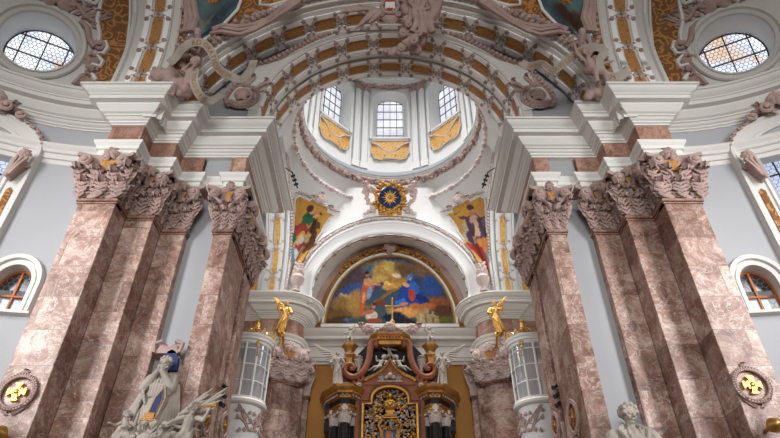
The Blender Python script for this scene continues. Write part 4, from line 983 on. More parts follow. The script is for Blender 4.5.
LUN = [('bg', lambda x, y: (40+.10*max(0, y-75), 66+.06*max(0, y-75), 112-.10*max(0, y-75))),
 ('e', (86, 74, 84), 190, 200, 110, 50, -30, .5), ('e', (60, 90, 150), 200, 240, 60, 30, -20, .5), ('e', (70, 104, 160), 150, 275, 40, 20, 0, .6),
 ('e', (120, 96, 80), 600, 150, 110, 40, 20, .6), ('e', (52, 84, 150), 625, 210, 60, 50, 0, .5), ('e', (150, 130, 90), 380, 130, 120, 40, 0, .5), ('e', (60, 110, 150), 300, 130, 40, 14, -20, .5),
 ('e', (186, 150, 80), 375, 150, 70, 45, 10, .3), ('e', (206, 176, 100), 395, 120, 34, 28, 20, .3), ('e', (160, 120, 60), 420, 190, 95, 26, 8, .4), ('e', (196, 160, 92), 340, 185, 46, 18, -10, .4), ('e', (110, 84, 56), 480, 140, 60, 30, 20, .6), ('e', (214, 196, 160), 430, 165, 28, 10, 15, .4),
 ('e', (150, 116, 62), 190, 310, 90, 44, 10, .4), ('e', (122, 88, 48), 130, 350, 80, 30, 0, .4), ('e', (170, 134, 74), 215, 280, 36, 50, 20, .4), ('e', (84, 58, 38), 140, 372, 70, 18, -10, .3), ('e', (70, 100, 150), 190, 368, 26, 7, -15, .3), ('e', (196, 170, 120), 165, 262, 30, 10, 10, .5),
 ('e', (146, 84, 50), 620, 300, 100, 34, 0, .6), ('e', (176, 104, 56), 560, 310, 70, 20, 0, .6), ('e', (96, 62, 44), 670, 330, 50, 30, 0, .5), ('e', (206, 150, 80), 480, 335, 90, 22, 5, .5), ('e', (104, 100, 56), 680, 375, 60, 24, 0, .4),
 ('p', (130, 96, 50), PG((240, 330), (300, 300), (420, 220), (470, 200), (460, 225), (380, 262), (320, 300), (270, 340))), ('e', (196, 150, 70), 405, 215, 50, 15, -12, .3), ('e', (226, 190, 110), 385, 205, 18, 9, -12, .3),
 ('p', (186, 96, 56), PG((258, 195), (296, 190), (318, 205), (312, 235), (290, 262), (268, 300), (262, 355), (246, 350), (238, 290), (248, 240))), ('p', (206, 146, 106), PG((262, 178), (292, 176), (308, 200), (300, 215), (270, 214), (258, 200))), ('p', (200, 138, 98), PG((296, 196), (350, 208), (352, 216), (300, 212))), ('e', (176, 112, 78), 279, 160, 11, 14, 0, .1), ('e', (64, 44, 34), 277, 152, 12, 8, 0, .1), ('e', (120, 150, 190), 292, 248, 12, 30, 10, .2), ('e', (206, 156, 120), 262, 268, 8, 26, 5, .15),
 ('p', (30, 66, 142), PG((482, 200), (500, 168), (522, 166), (532, 200), (560, 240), (604, 285), (560, 300), (520, 292), (470, 312), (420, 322), (410, 300), (440, 262), (450, 225))), ('e', (52, 100, 180), 520, 225, 26, 34, -20, .3), ('e', (22, 46, 104), 560, 275, 36, 16, 25, .3), ('e', (60, 104, 176), 450, 290, 30, 14, -20, .3), ('p', (176, 70, 48), PG((492, 236), (520, 232), (530, 268), (512, 290), (494, 270))), ('e', (204, 150, 120), 480, 210, 20, 10, 20, .2), ('e', (214, 176, 150), 500, 176, 10, 14, 0, .1), ('p', (70, 116, 186), PG((486, 180), (500, 156), (518, 158), (520, 190), (508, 176), (496, 190))), ('e', (196, 130, 90), 468, 300, 22, 8, -10, .2),
 ('e', (26, 36, 62), 420, 360, 60, 24, 0, .25), ('e', (34, 32, 40), 480, 378, 60, 14, 10, .3), ('e', (120, 60, 36), 345, 290, 26, 14, 0, .4),
 ('e', (206, 190, 172), 305, 352, 30, 22, -10, .15), ('e', (176, 110, 84), 290, 336, 30, 10, -10, .2), ('e', (150, 70, 44), 318, 372, 40, 10, 0, .2), ('e', (186, 120, 90), 315, 308, 10, 13, 0, .1), ('e', (70, 50, 40), 318, 300, 11, 7, 0, .1),
 ('p', (166, 144, 104), PG((532, 386), (532, 335), (546, 335), (546, 328), (560, 328), (560, 350), (568, 350), (570, 318), (590, 318), (592, 345), (606, 345), (608, 332), (618, 332), (620, 350), (640, 352), (642, 386))), ('e', (120, 100, 72), 577, 365, 5, 24, 0, .2), ('e', (120, 100, 72), 612, 370, 5, 16, 0, .2), ('e', (190, 170, 128), 552, 360, 4, 22, 0, .2)]
painting('lunette_fresco', LUN, (79, 74, 716, 389), lambda x, y: (lx(x), EW-.003, lz(y)), 230, 116, lambda x, y: ((x-397.5)/318)**2+((388-y)/314)**2 < 1 and y < 389,
         props=T('large arched fresco of red and blue robed figures among golden clouds above the altar', 'fresco'))
# end wall entablature and side jambs
mb = MB(); sweep(mb, [(-.44, 2.45), (.44, 2.45)], [(0, 1.13), (.004, 1.13), (.004, 1.142), (.010, 1.144), (.010, 1.158), (.014, 1.162), (.0, 1.166), (0, 1.216), (.008, 1.218), (.012, 1.228), (.02, 1.234), (.04, 1.238), (.04, 1.252), (.05, 1.262), (.058, 1.272), (.06, 1.28), (0, 1.284), (0, 1.315)])
mb.build('trim_%d' % tn, M['greyw'], smooth=25, props=dict(ST, label='entablature of the altar wall')); tn += 1
for sx in (1, -1):
    MB(sx=sx).box(-.62, -.600, 1.6, 2.31, Z0, 1.13).build('wall_%s_gallery' % SIDE[sx], M['marble'], props=ST)
    MB(sx=sx).box(-.78, -.600, 1.6, 2.31, 1.13, 1.14).build('trim_%d' % tn, M['white'], props=ST); tn += 1
    # urn above the altar-chapel entablature
    g0 = at(297 if sx > 0 else 483, 282, 2.25); b = (g0[0]*sx, 2.25, 1.385)
    rt = thing('stucco_urn', 'pale pink stucco urn with leaves on the cornice under the %s pendentive figure' % SIDE[sx], 'urn', b, sx=sx)
    MB(sx=sx).lathe([(.0, 0), (.020, 0), (.020, .008), (.008, .016), (.010, .03), (.026, .046), (.032, .07), (.024, .085), (.028, .095), (.0, .10)], b, 16).build('body', M['pinkl'], rt)
    g = MB(sx=sx)
    for k in range(26): t = k*2.4; g.blob((b[0]+.017*cos(t), b[1]+.017*sin(t), b[2]+.10+.0022*k), .011-.0002*k, 6, 5)
    g.build('leaves', M['pinkl'], rt)
# ---------------------------------------------------------------- painted pendentives of the dome bay
cbil = bil([(.84, .115), (.369, 1.0), (.27, .02), (.60, .0)], (281, 192, 345, 258))
def inv_c(x, y):
    # measured location -> parameters of the pendentive surface (refined numerically on that surface)
    best = None
    for i in range(16, 54):
        for j in range(-16, 53):
            s, t = i/60, j/50; P = choirp(.9-s*0, t) if False else choirp(s+.04, t); f = P[1]*cT+P[2]*sT
            X = 390+FPX*P[0]/f; Yp = 219-FPX*(-P[1]*sT+P[2]*cT)/f; e = (X-x)**2+(Yp-y)**2
            if best is None or e < best[0]: best = (e, s+.04, t)
    return best[1], best[2]
CX = [281, 292, 303, 314, 325, 345]; CYY = [185, 197, 209, 221, 233, 245, 262]
GI = [[inv_c(x, y) for y in CYY] for x in CX]
def csm(x, y):
    i = 0
    while i < len(CX)-2 and x > CX[i+1]: i += 1
    j = 0
    while j < len(CYY)-2 and y > CYY[j+1]: j += 1
    u = (x-CX[i])/(CX[i+1]-CX[i]); v = (y-CYY[j])/(CYY[j+1]-CYY[j]); r = []
    for k in (0, 1): r.append((GI[i][j][k]*(1-u)+GI[i+1][j][k]*u)*(1-v)+(GI[i][j+1][k]*(1-u)+GI[i+1][j+1][k]*u)*v)
    return r
def cpt(x, y, d=.004):
    s, t = csm(x, y); P = Vector(choirp(s, t)); n = Vector((.55, -.75, -.35)).normalized(); return P+n*d
PANEL = [(295, 197), (300, 194.5), (309, 200.5), (312, 199), (317, 202), (327.5, 208), (327, 212), (338, 216.5), (337, 220), (322, 236), (316, 246), (306, 262), (292, 262), (293, 232)]
def cv(x, y): return (270+x/6, 180+y/6)          # left study sheet
def cr(x, y): return (390-(390+x/6-390), 180+y/6)  # right study sheet, mirrored
FIGL = [('bg', lambda x, y: (194, 144, 68)),
 ('p', (40, 92, 66), [cv(*q) for q in ((185, 240), (225, 192), (262, 200), (270, 240), (230, 260), (200, 275))]), ('p', (152, 62, 50), [cv(*q) for q in ((140, 262), (200, 245), (255, 262), (262, 285), (215, 300), (165, 330), (150, 300))]),
 ('p', (36, 96, 70), [cv(*q) for q in ((125, 320), (150, 290), (165, 330), (150, 360), (115, 365))]), ('p', (196, 176, 160), [cv(*q) for q in ((165, 350), (240, 290), (245, 310), (200, 350), (170, 362))]), ('p', (150, 64, 52), [cv(*q) for q in ((160, 365), (220, 335), (225, 380), (190, 420))]),
 ('p', (92, 62, 38), [cv(*q) for q in ((250, 245), (285, 235), (305, 260), (290, 340), (340, 360), (355, 395), (290, 400), (240, 438), (215, 420), (230, 350), (262, 300))]), ('p', (60, 44, 30), [cv(*q) for q in ((250, 250), (280, 240), (285, 290), (262, 310))]), ('e', (140, 96, 54), *cv(310, 372), 5, 3, 20, .2),
 ('p', (108, 124, 134), [cv(*q) for q in ((80, 400), (130, 362), (180, 390), (200, 438), (75, 470))]), ('e', (190, 194, 196), *cv(165, 385), 4, 2.5, 20, .3), ('p', (206, 150, 120), [cv(*q) for q in ((255, 208), (300, 206), (318, 215), (260, 225))]), ('e', (206, 146, 112), *cv(250, 178), 3.2, 3.6, 0, .1), ('e', (70, 44, 32), *cv(240, 170), 3.2, 3.4, 30, .1), ('p', (70, 50, 36), [cv(*q) for q in ((292, 188), (298, 186), (310, 210), (305, 212))])]
FIGR = [('bg', lambda x, y: (194, 144, 68)),
 ('p', (84, 66, 84), [cr(*q) for q in ((400, 225), (470, 215), (490, 190), (540, 210), (600, 190), (590, 240), (585, 330), (520, 340), (480, 360), (450, 330), (455, 250))]), ('p', (118, 92, 116), [cr(*q) for q in ((545, 215), (595, 195), (580, 260), (555, 260))]), ('p', (196, 160, 134), [cr(*q) for q in ((480, 205), (515, 205), (525, 270), (530, 360), (510, 370), (500, 290), (482, 250))]),
 ('p', (148, 56, 54), [cr(*q) for q in ((450, 360), (510, 350), (580, 390), (560, 438), (480, 438), (440, 390))]), ('p', (190, 176, 150), [cr(*q) for q in ((430, 260), (445, 245), (455, 340), (435, 362), (420, 330))]), ('p', (60, 84, 140), [cr(*q) for q in ((482, 340), (502, 335), (505, 365), (485, 365))]), ('e', (196, 120, 70), *cr(560, 360), 3, 6, 15, .2),
 ('p', (110, 120, 120), [cr(*q) for q in ((560, 400), (600, 370), (625, 400), (610, 470), (555, 470))]), ('p', (60, 56, 54), [cr(*q) for q in ((560, 290), (600, 260), (600, 330), (570, 340))]), ('e', (180, 120, 88), *cr(490, 185), 3.2, 3.8, 0, .1), ('e', (80, 60, 50), *cr(482, 164), 3.4, 2.8, 0, .1), ('p', (196, 146, 110), [cr(*q) for q in ((500, 178), (540, 205), (535, 214), (500, 192))]), ('p', (70, 50, 36), [cr(*q) for q in ((390, 210), (418, 180), (421, 183), (394, 214))])]
SILL = [cv(*q) for q in ((80, 400), (115, 365), (125, 300), (140, 255), (180, 235), (250, 150), (320, 200), (330, 240), (300, 300), (345, 350), (360, 395), (300, 405), (240, 445), (180, 480), (70, 480))]
SILR = [cr(*q) for q in ((380, 215), (420, 175), (470, 150), (600, 185), (625, 400), (610, 480), (540, 480), (440, 400), (430, 362))]
for sx in (1, -1):
    S = SIDE[sx]; LY = FIGL if sx > 0 else FIGR; SIL = SILL if sx > 0 else SILR
    def fn(x, y): q = cpt(x, y, .006); return (q[0]*sx, q[1], q[2])
    rt = thing('pendentive_fresco', {1: 'ochre pendentive painting of a seated figure in green and red', -1: 'ochre pendentive painting of a bearded figure in dark purple holding a pen'}[sx], 'fresco', cpt(310, 230), sx=sx)
    painting('painted_field', LY, (281, 193, 341, 262), fn, 80, 92, lambda x, y: inside((x, y), PANEL) or inside((x, y), SIL), rt)
    g = MB(sx=sx); g.tube([cpt(*p, .006) for p in PANEL[:10]+[(318, 241)]], .005, 6); g.tube([cpt(*p, .006) for p in ((293, 232), (294, 214), (295, 197))], .005, 6); g.build('white_frame', M['white2'], rt)
    rt2 = thing('rocaille_cluster', 'pale pink shell and leaf cluster over the pendentive painting of the %s' % {1: 'green-robed figure', -1: 'purple-robed figure'}[sx], 'stucco ornament', cpt(320, 200), sx=sx)
    P = cpt(321, 199.5, .008); fr = frame(P, (.8, .55, 0), (.5, -.8, -.3)); g = MB(fr, sx); g.spray(0, .01, 0, .034, 8, .6, .6); g.volute(-.022, -.018, 0, .018, 1.4, 1); g.volute(.02, -.02, 0, .018, 1.4, -1); g.leaf(0, .0, 0, .05, .035); g.build('shell', M['pinkl'], rt2)
    g = MB(sx=sx); g.garland([cpt(*p, .008) for p in ((297, 191), (303, 194), (311, 197), (316, 200))], .008, 18, 21); g.garland([cpt(*p, .008) for p in ((322, 205), (330, 209), (337, 213), (341, 216), (352, 217))], .008, 26, 22)
    g.garland([cpt(*p, .007) for p in ((334, 222), (326, 230), (320, 237), (315, 245))], .006, 30, 23, .3)
    for p in ((299.5, 199.5), (335, 219.5)): g.spray(*cpt(*p, .012), .010, 4, .7)
    g.garland([cpt(*p, .010) for p in ((343, 219), (352, 215), (362, 212), (369, 212))], .010, 22, 25); g.garland([cpt(*p, .008) for p in ((296, 205), (295, 215), (294, 226))], .005, 20, 26, .3)
    for p, r in (((330, 208), .018), (((343, 219)), .018), ((312, 197), .014)): g.spray(*(cpt(*p, .012)), r, 6, .7)
    g.build('leaf_sprays', M['pinkl'], rt2)
# blue and gold emblem with rays at the crown of the altar arch
EB = Vector((0, 2.278, 1.937)); fr0 = frame((0, 0, 0), (1, 0, 0), (0, -.9, -.44), (0, -.44, .9)); fr = lambda p: EB+fr0(p)*1.3
rt = thing('sunburst_emblem', 'gilded sunburst emblem with dark blue disc above the altar arch', 'emblem', (0, 2.27, 1.85))
MB(fr).plate(ell(0, .012, .045, .045, 28), 0, .012, .05).build('disc', M['blue'], rt)
g = MB(fr)
for k in range(16):
    t = 2*pi*k/16; L = .036 if k % 2 == 0 else .026; g.plate([(.010*cos(t-.25), .012+.010*sin(t-.25)), (.010*cos(t+.25), .012+.010*sin(t+.25)), (L*cos(t), .012+L*sin(t))], .012, .018)
g.blob((0, .012, .016), (.010, .010, .008)); g.build('rays', M['gold'], rt)
g = MB(fr); rd = random.Random(9)
for k in range(60):
    t = 2*pi*k/60; r = .052+rd.uniform(-.006, .016); g.blob((r*cos(t), .012+r*sin(t), .01), (.009, .008, .009), 6, 5)
for e in (1, -1): g.volute(e*.035, -.045, .006, .02, 1.4, e); g.leaf(e*.02, -.05, .006, .04, .03, lean=e*.8)
g.spray(0, -.055, .008, .03, 6, .7); g.leaf(0, -.095, .006, .05, -.03); g.plate([(0, -.105), (.014, -.08), (0, -.06), (-.014, -.08)], .004, .016); g.build('gilt_frame', M['gold'], rt)
for e in (1, -1):
    g = MB(fr); g.garland([(e*.06, .05, .008), (e*.085, .055, .01), (e*.10, .035, .01), (e*.085, .0, .008), (e*.06, -.03, .006), (e*.10, -.05, .004)], .012, 26, 31+e); g.leaf(e*.07, .03, .01, .05, .03, lean=e*.6); g.build('leaf_scroll', M['pinkl'], rt)
# ---------------------------------------------------------------- high altar (front plane at depth 2.30)
AD = 2.30
def ax(x, y, d=AD): return at(x, y, d)[0]
def azz(y, d=AD): return at(390, y, d)[2]
alt = thing('high_altar', 'dark marble high altar with gilded cornices and black columns before the ochre wall', 'altar', (0, 2.34, Z0))
def AF(y): return frame((0, y, 0), (1, 0, 0), (0, -1, 0))       # a = x, b = z, c = towards the nave
g = MB(); g.box(-.27, .27, 2.28, 2.43, Z0, .25); g.box(-.24, .24, 2.33, 2.43, .25, .90); g.build('retable', M['black'], alt)
# carved field in a lobed gilded frame
xs, zs_, rl, zt = .108, .893, .074, .966
LOB = [(xs, .10), (xs, zs_), (rl, zs_), (rl, .915)] + [(rl*cos(pi*i/14), .915+(zt-.915)*sin(pi*i/14)) for i in range(1, 14)] + [(-rl, .915), (-rl, zs_), (-xs, zs_), (-xs, .10)]
OUT = [(.138, .10), (.138, .945), (.118, .955), (.112, .995), (-.112, .995), (-.118, .955), (-.138, .945), (-.138, .10)]
g = MB(AF(AD)); n0 = len(g.v); mbp = MB(AF(AD)); holed(mbp, OUT, [LOB], lambda a, b: (a, b, .0)); fr1 = mbp.build('altarpiece_frame', M['wood'], alt)
g = MB(AF(AD)); m = len(LOB); g.grid(lambda u, v: (*LOB[int(round(u*(m-1)))], -.03*v), m-1, 1); m2 = len(OUT); g.grid(lambda u, v: (*OUT[int(round(u*(m2-1)))], -.06*v), m2-1, 1); g.build('frame_side', M['wood'], fr1)
g = MB(AF(AD)); g.tube([(p[0], p[1], .002) for p in LOB], .0065, 6); g.build('gilt_edge', M['gold'], fr1)
g = MB(AF(AD)); g.tube([(p[0]*1.10, .10+(p[1]-.10)*1.018, .002) for p in LOB], .003, 6); g.build('inner_moulding', M['woodd'], fr1)
MB(AF(AD)).box(-.112, .112, .10, .97, -.035, -.03).build('field', M['black'], alt)
rd = random.Random(12)
for nme, m_, cnt in (('gilded_foliage', 'gold', 620), ('silvered_foliage', 'silver', 520)):
    g = MB(AF(AD))
    for k in range(cnt):
        while True:
            a = rd.uniform(-xs, xs); b = rd.uniform(.62, .965)
            if inside((a*1.05, b+.004), LOB) and not (abs(a) < .03 and .86 < b < .93): break
        r = rd.uniform(.004, .0085); t = rd.uniform(0, pi)
        if rd.random() < .5: g.blob((a, b, -.024+rd.uniform(0, .010)), (r, r*.8, r*.7), 6, 5)
        else: g.tube([(a+1.6*r*cos(t+q)*(.4+q*.25), b+1.6*r*sin(t+q)*(.4+q*.25), -.022+rd.uniform(0, .008)) for q in (0, .8, 1.6, 2.4)], r*.38, 5)
    g.build(nme, M[m_], alt)
g = MB(AF(AD)); g.spray(0, .898, -.02, .030, 12, .5, .5); g.blob((0, .898, -.008), (.012, .012, .008)); g.blob((0, .935, -.012), (.010, .014, .008)); g.box(-.018, .018, .862, .870, -.03, -.005); g.box(-.012, .012, .855, .862, -.03, -.008)
g.build('sun_emblem', M['gold'], alt)
g = MB(AF(AD)); g.box(-.030, .030, .835, .845, -.03, 0, .002); g.box(-.024, .024, .845, .855, -.03, -.004, .002)
for e in (1, -1): g.tube([(e*.03, .835, -.01), (e*.045, .81, -.01), (e*.035, .79, -.01), (e*.03, .70, -.01)], .006, 6)
g.tube([(-.028, .70, -.008), (-.028, .795, -.008), (.028, .795, -.008), (.028, .70, -.008)], .004, 6); g.build('tabernacle_frame', M['goldm'], alt)
painting('tabernacle_picture', [('bg', lambda x, y: (60, 110, 150)), ('e', (200, 120, 80), -.2, .78, .4, .3, 0, .2), ('e', (40, 50, 80), .4, .4, .6, .5, 0, .3)], (-1, 0, 1, 1), lambda x, y: (x*.026, AD+.012, .70+.092*y), 8, 12, lambda x, y: True, alt)
# ogee pediment
OG = [(-.104, .982), (-.09, .992), (-.06, 1.005), (-.03, 1.03), (-.012, 1.055), (0, 1.078)]
OG = OG + [(-p[0], p[1]) for p in OG[-2::-1]]
g = MB(AF(AD)); g.plate([(p[0], p[1]) for p in OG]+[(.104, .972), (-.104, .972)], -.05, .006); ped = g.build('pediment', M['wood'], alt)
g = MB(AF(AD)); g.tube([(p[0], p[1]+.004, .008) for p in OG], .006, 6); g.tube([(p[0]*1.02, p[1]+.012, .006) for p in OG], .004, 6); g.build('gilt_edge', M['goldm'], ped)
g = MB(AF(AD)); g.blob((0, 1.008, .014), (.012, .013, .01)); g.blob((-.014, 1.0, .012), (.010, .010, .008)); g.blob((.014, 1.0, .012), (.010, .010, .008)); g.leaf(-.03, .985, .006, .03, .02, lean=-.4); g.leaf(.03, .985, .006, .03, .02, lean=.4); g.box(-.05, .05, .982, .988, 0, .012); g.build('carved_leaves', M['stone'], ped)
for e in (1, -1):
    g = MB(AF(AD)); g.volute(e*.128, .972, .004, .016, 1.3, e, .3); g.tube([(e*.125, .988, .006), (e*.138, .965, .008), (e*.145, .94, .006), (e*.142, .93, .004)], .006, 6); g.build('side_scroll', M['stone'], alt)
# black field with red scrolls, and crown cornice
BK = [(-.20, .99), (-.20, 1.03), (-.15, 1.12), (-.10, 1.175), (.10, 1.175), (.15, 1.12), (.20, 1.03), (.20, .99)]
MB(AF(2.35)).plate(BK, -.05, .0).build('upper_field', M['black'], alt)
for e in (1, -1):
    g = MB(AF(AD)); P = [(.066, 1.142), (.058, 1.150), (.060, 1.164), (.072, 1.168), (.082, 1.155), (.084, 1.13), (.088, 1.09), (.100, 1.050), (.122, 1.018), (.150, 1.005), (.176, 1.014), (.188, 1.038), (.178, 1.058), (.160, 1.060), (.150, 1.046), (.158, 1.036)]
    pts = [(p[0]*e, p[1], .004) for p in P]
    g.tube(catmull(pts, 48), lambda u: .008+.006*sin(pi*u), 8); g.tube([p+Vector((0, 0, .010)) for p in catmull(pts, 48)], lambda u: .003+.003*sin(pi*u), 6); g.blob((e*.160, 1.040, .006), .011); g.blob((e*.068, 1.150, .006), .009); g.tube([(e*.135, 1.004, .004), (e*.125, .985, .006), (e*.140, .975, .006), (e*.150, .985, .006)], .008, 6)
    g.tube([(e*.125, 1.02, .004), (e*.11, 1.0, .004), (e*.12, .985, .004)], .009, 6); g.build('red_scroll', M['wood'], alt)
    g = MB(AF(AD)); g.plate([(e*.128, .985), (e*.20, .985), (e*.20, 1.01), (e*.16, 1.03), (e*.13, 1.01)], -.06, -.01); g.build('attic_block', M['woodd'], alt)
    # gilded pedestal on the side
    c = (e*.172, 2.32, 1.06); g = MB(); g.lathe([(0, 0), (.026, 0), (.03, .008), (.022, .014), (.026, .03), (.030, .04), (.036, .044), (.036, .05), (.022, .054), (.018, .066), (.026, .082), (.034, .09), (.036, .098), (.0, .10)], c, 6); g.build('gilded_pedestal', M['goldm'], alt)
    g = MB(AF(AD)); g.tube([(e*.132, 1.03, .0), (e*.128, 1.06, .002), (e*.134, 1.085, .004)], .007, 6); g.leaf(e*.132, 1.05, .0, .05, .03); g.build('white_leaf', M['stone'], alt)
g = MB(); CP = [(-.078, 2.36), (-.066, 2.31), (-.046, 2.29), (.046, 2.29), (.066, 2.31), (.078, 2.36)]
sweep(g, CP, [(-.03, 1.15), (.0, 1.15), (.004, 1.165), (.012, 1.168), (.012, 1.184), (.018, 1.19), (.02, 1.198), (-.06, 1.20)]); crn = g.build('crown_cornice', M['goldm'], alt)
g = MB(AF(2.275))
for k in range(-3, 4): g.blob((k*.013, 1.177, .006), (.005, .006, .005), 6, 5)
g.build('shell_row', M['wood'], crn)
g = MB(AF(2.285)); g.plate([(-.07, 1.198), (.07, 1.198), (.06, 1.215), (.03, 1.225), (.012, 1.25), (-.012, 1.25), (-.03, 1.225), (-.06, 1.215)], -.03, .008, .1)
for k in range(-4, 5): g.blob((k*.013, 1.212-.0009*k*k+.012, .010), (.007, .010, .007), 6, 5)
g.spray(0, 1.222, .01, .03, 9, .5, .6); hood = g.build('shell_crown', M['pink'], alt)
for e in (1, -1):
    g = MB(AF(2.28)); g.spray(e*.095, 1.216, .0, .030, 7, .6, .6); g.leaf(e*.10, 1.20, .0, .045, .03, lean=e*.6); g.volute(e*.075, 1.205, .004, .014, 1.2, e); g.build('rosette', M['pink'], alt)
cx = .010
g = MB(AF(2.29)); g.box(cx-.0035, cx+.0035, 1.268, 1.372, -.004, .004, .001); g.box(cx-.027, cx+.027, 1.332, 1.339, -.004, .004, .001)
for (a, b) in ((cx, 1.374), (cx-.028, 1.3355), (cx+.028, 1.3355)): g.blob((a, b, 0), .0055)
g.build('gilded_cross', M['gold'], alt)
g = MB(); g.blob((cx, 2.29, 1.255), .013); g.lathe([(0, 0), (.012, 0), (.006, .012), (.006, .02)], (cx, 2.29, 1.268-.036), 10); g.build('orb', M['goldm'], alt)
# columns
for e in (1, -1):
    for (x, y, r) in ((.178, 2.285, .0195), (.219, 2.325, .0165), (.142, 2.325, .0155)):
        c = (e*x, y, .25); g = MB(); g.lathe([(r*1.25, 0), (r*1.25, .012), (r*1.05, .02), (r*1.02, .03), (r, .12), (r*0.910, .54), (r*0.830, .563)], c, 18); col = g.build('column', M['black'], alt)
        g = MB(); k = (e*x, y, .81); g.lathe([(r*0.890, 0), (r*1.0, .004), (r*0.920, .02), (r*1.25, .045), (r*1.5, .060), (r*1.5, .068), (0, .068)], k, 16)
        for j in range(8):
            t = 2*pi*j/8; f = frame((k[0]+r*0.920*cos(t), k[1]+r*0.920*sin(t), k[2]), (-sin(t), cos(t), 0), (cos(t), sin(t), 0)); G = MB(f); G.acanth(0, .0, .001, .040, .017, .5); g.add([tuple(p) for p in G.v], G.f)
        for j in range(4):
            t = 2*pi*j/4+pi/4; g.blob((k[0]+r*1.3*cos(t), k[1]+r*1.3*sin(t), k[2]+.05), .0065, 6, 5)
        g.build('column_capital', M['capw'], col)
    EP = [(.262, 2.40), (.248, 2.335), (.215, 2.292), (.196, 2.265), (.160, 2.265), (.140, 2.29), (.128, 2.33)]
    EP = [(e*p[0], p[1]) for p in EP]; sg = -1 if e > 0 else 1
    g = MB(); sweep(g, EP, [(-.03, 0.844), (-.002, 0.844), (0, 0.852), (.004, 0.856), (.004, 0.868), (.008, 0.872), (.008, 0.878), (-.03, 0.880)], sgn=sg); g.build('gilded_architrave', M['goldm'], alt)
    g = MB(); sweep(g, EP, [(-.004, 0.878), (-.004, 0.908), (-.03, 0.910)], sgn=sg); g.build('black_frieze', M['black'], alt)
    g = MB(); sweep(g, EP, [(-.004, 0.904), (.004, 0.906), (.006, 0.916), (.022, 0.920), (.022, 0.930), (.028, 0.934), (.032, 0.944), (.034, 0.950), (-.03, 0.952), (-.03, 0.960)], sgn=sg); co_ = g.build('gilded_cornice', M['goldm'], alt)
    for i in range(len(EP)-1):
        a, b = Vector(EP[i]), Vector(EP[i+1]); d = (b-a).normalized(); nn = Vector((d.y, -d.x))*sg; q = max(1, int((b-a).length/.012))
        for k in range(q): p = a.lerp(b, (k+.5)/q)+nn*.012; g = MB(); g.blob((p.x, p.y, .916), (.0048, .0048, .007), 6, 5); g.build('bracket', M['stone'], co_)
    g = MB(); g.plate([(e*.12, 2.33), (e*.262, 2.34), (e*.262, 2.43), (e*.12, 2.43)], .80, 0.955); g.build('rear_block', M['black'], alt)
    g = MB(); sweep(g, [(e*.262, 2.43)]+EP+[(e*.12, 2.36)], [(-.03, 0.954), (.0, 0.954), (.0, 0.966), (-.05, 1.0)], sgn=sg); g.build('attic_step', M['woodd'], alt)
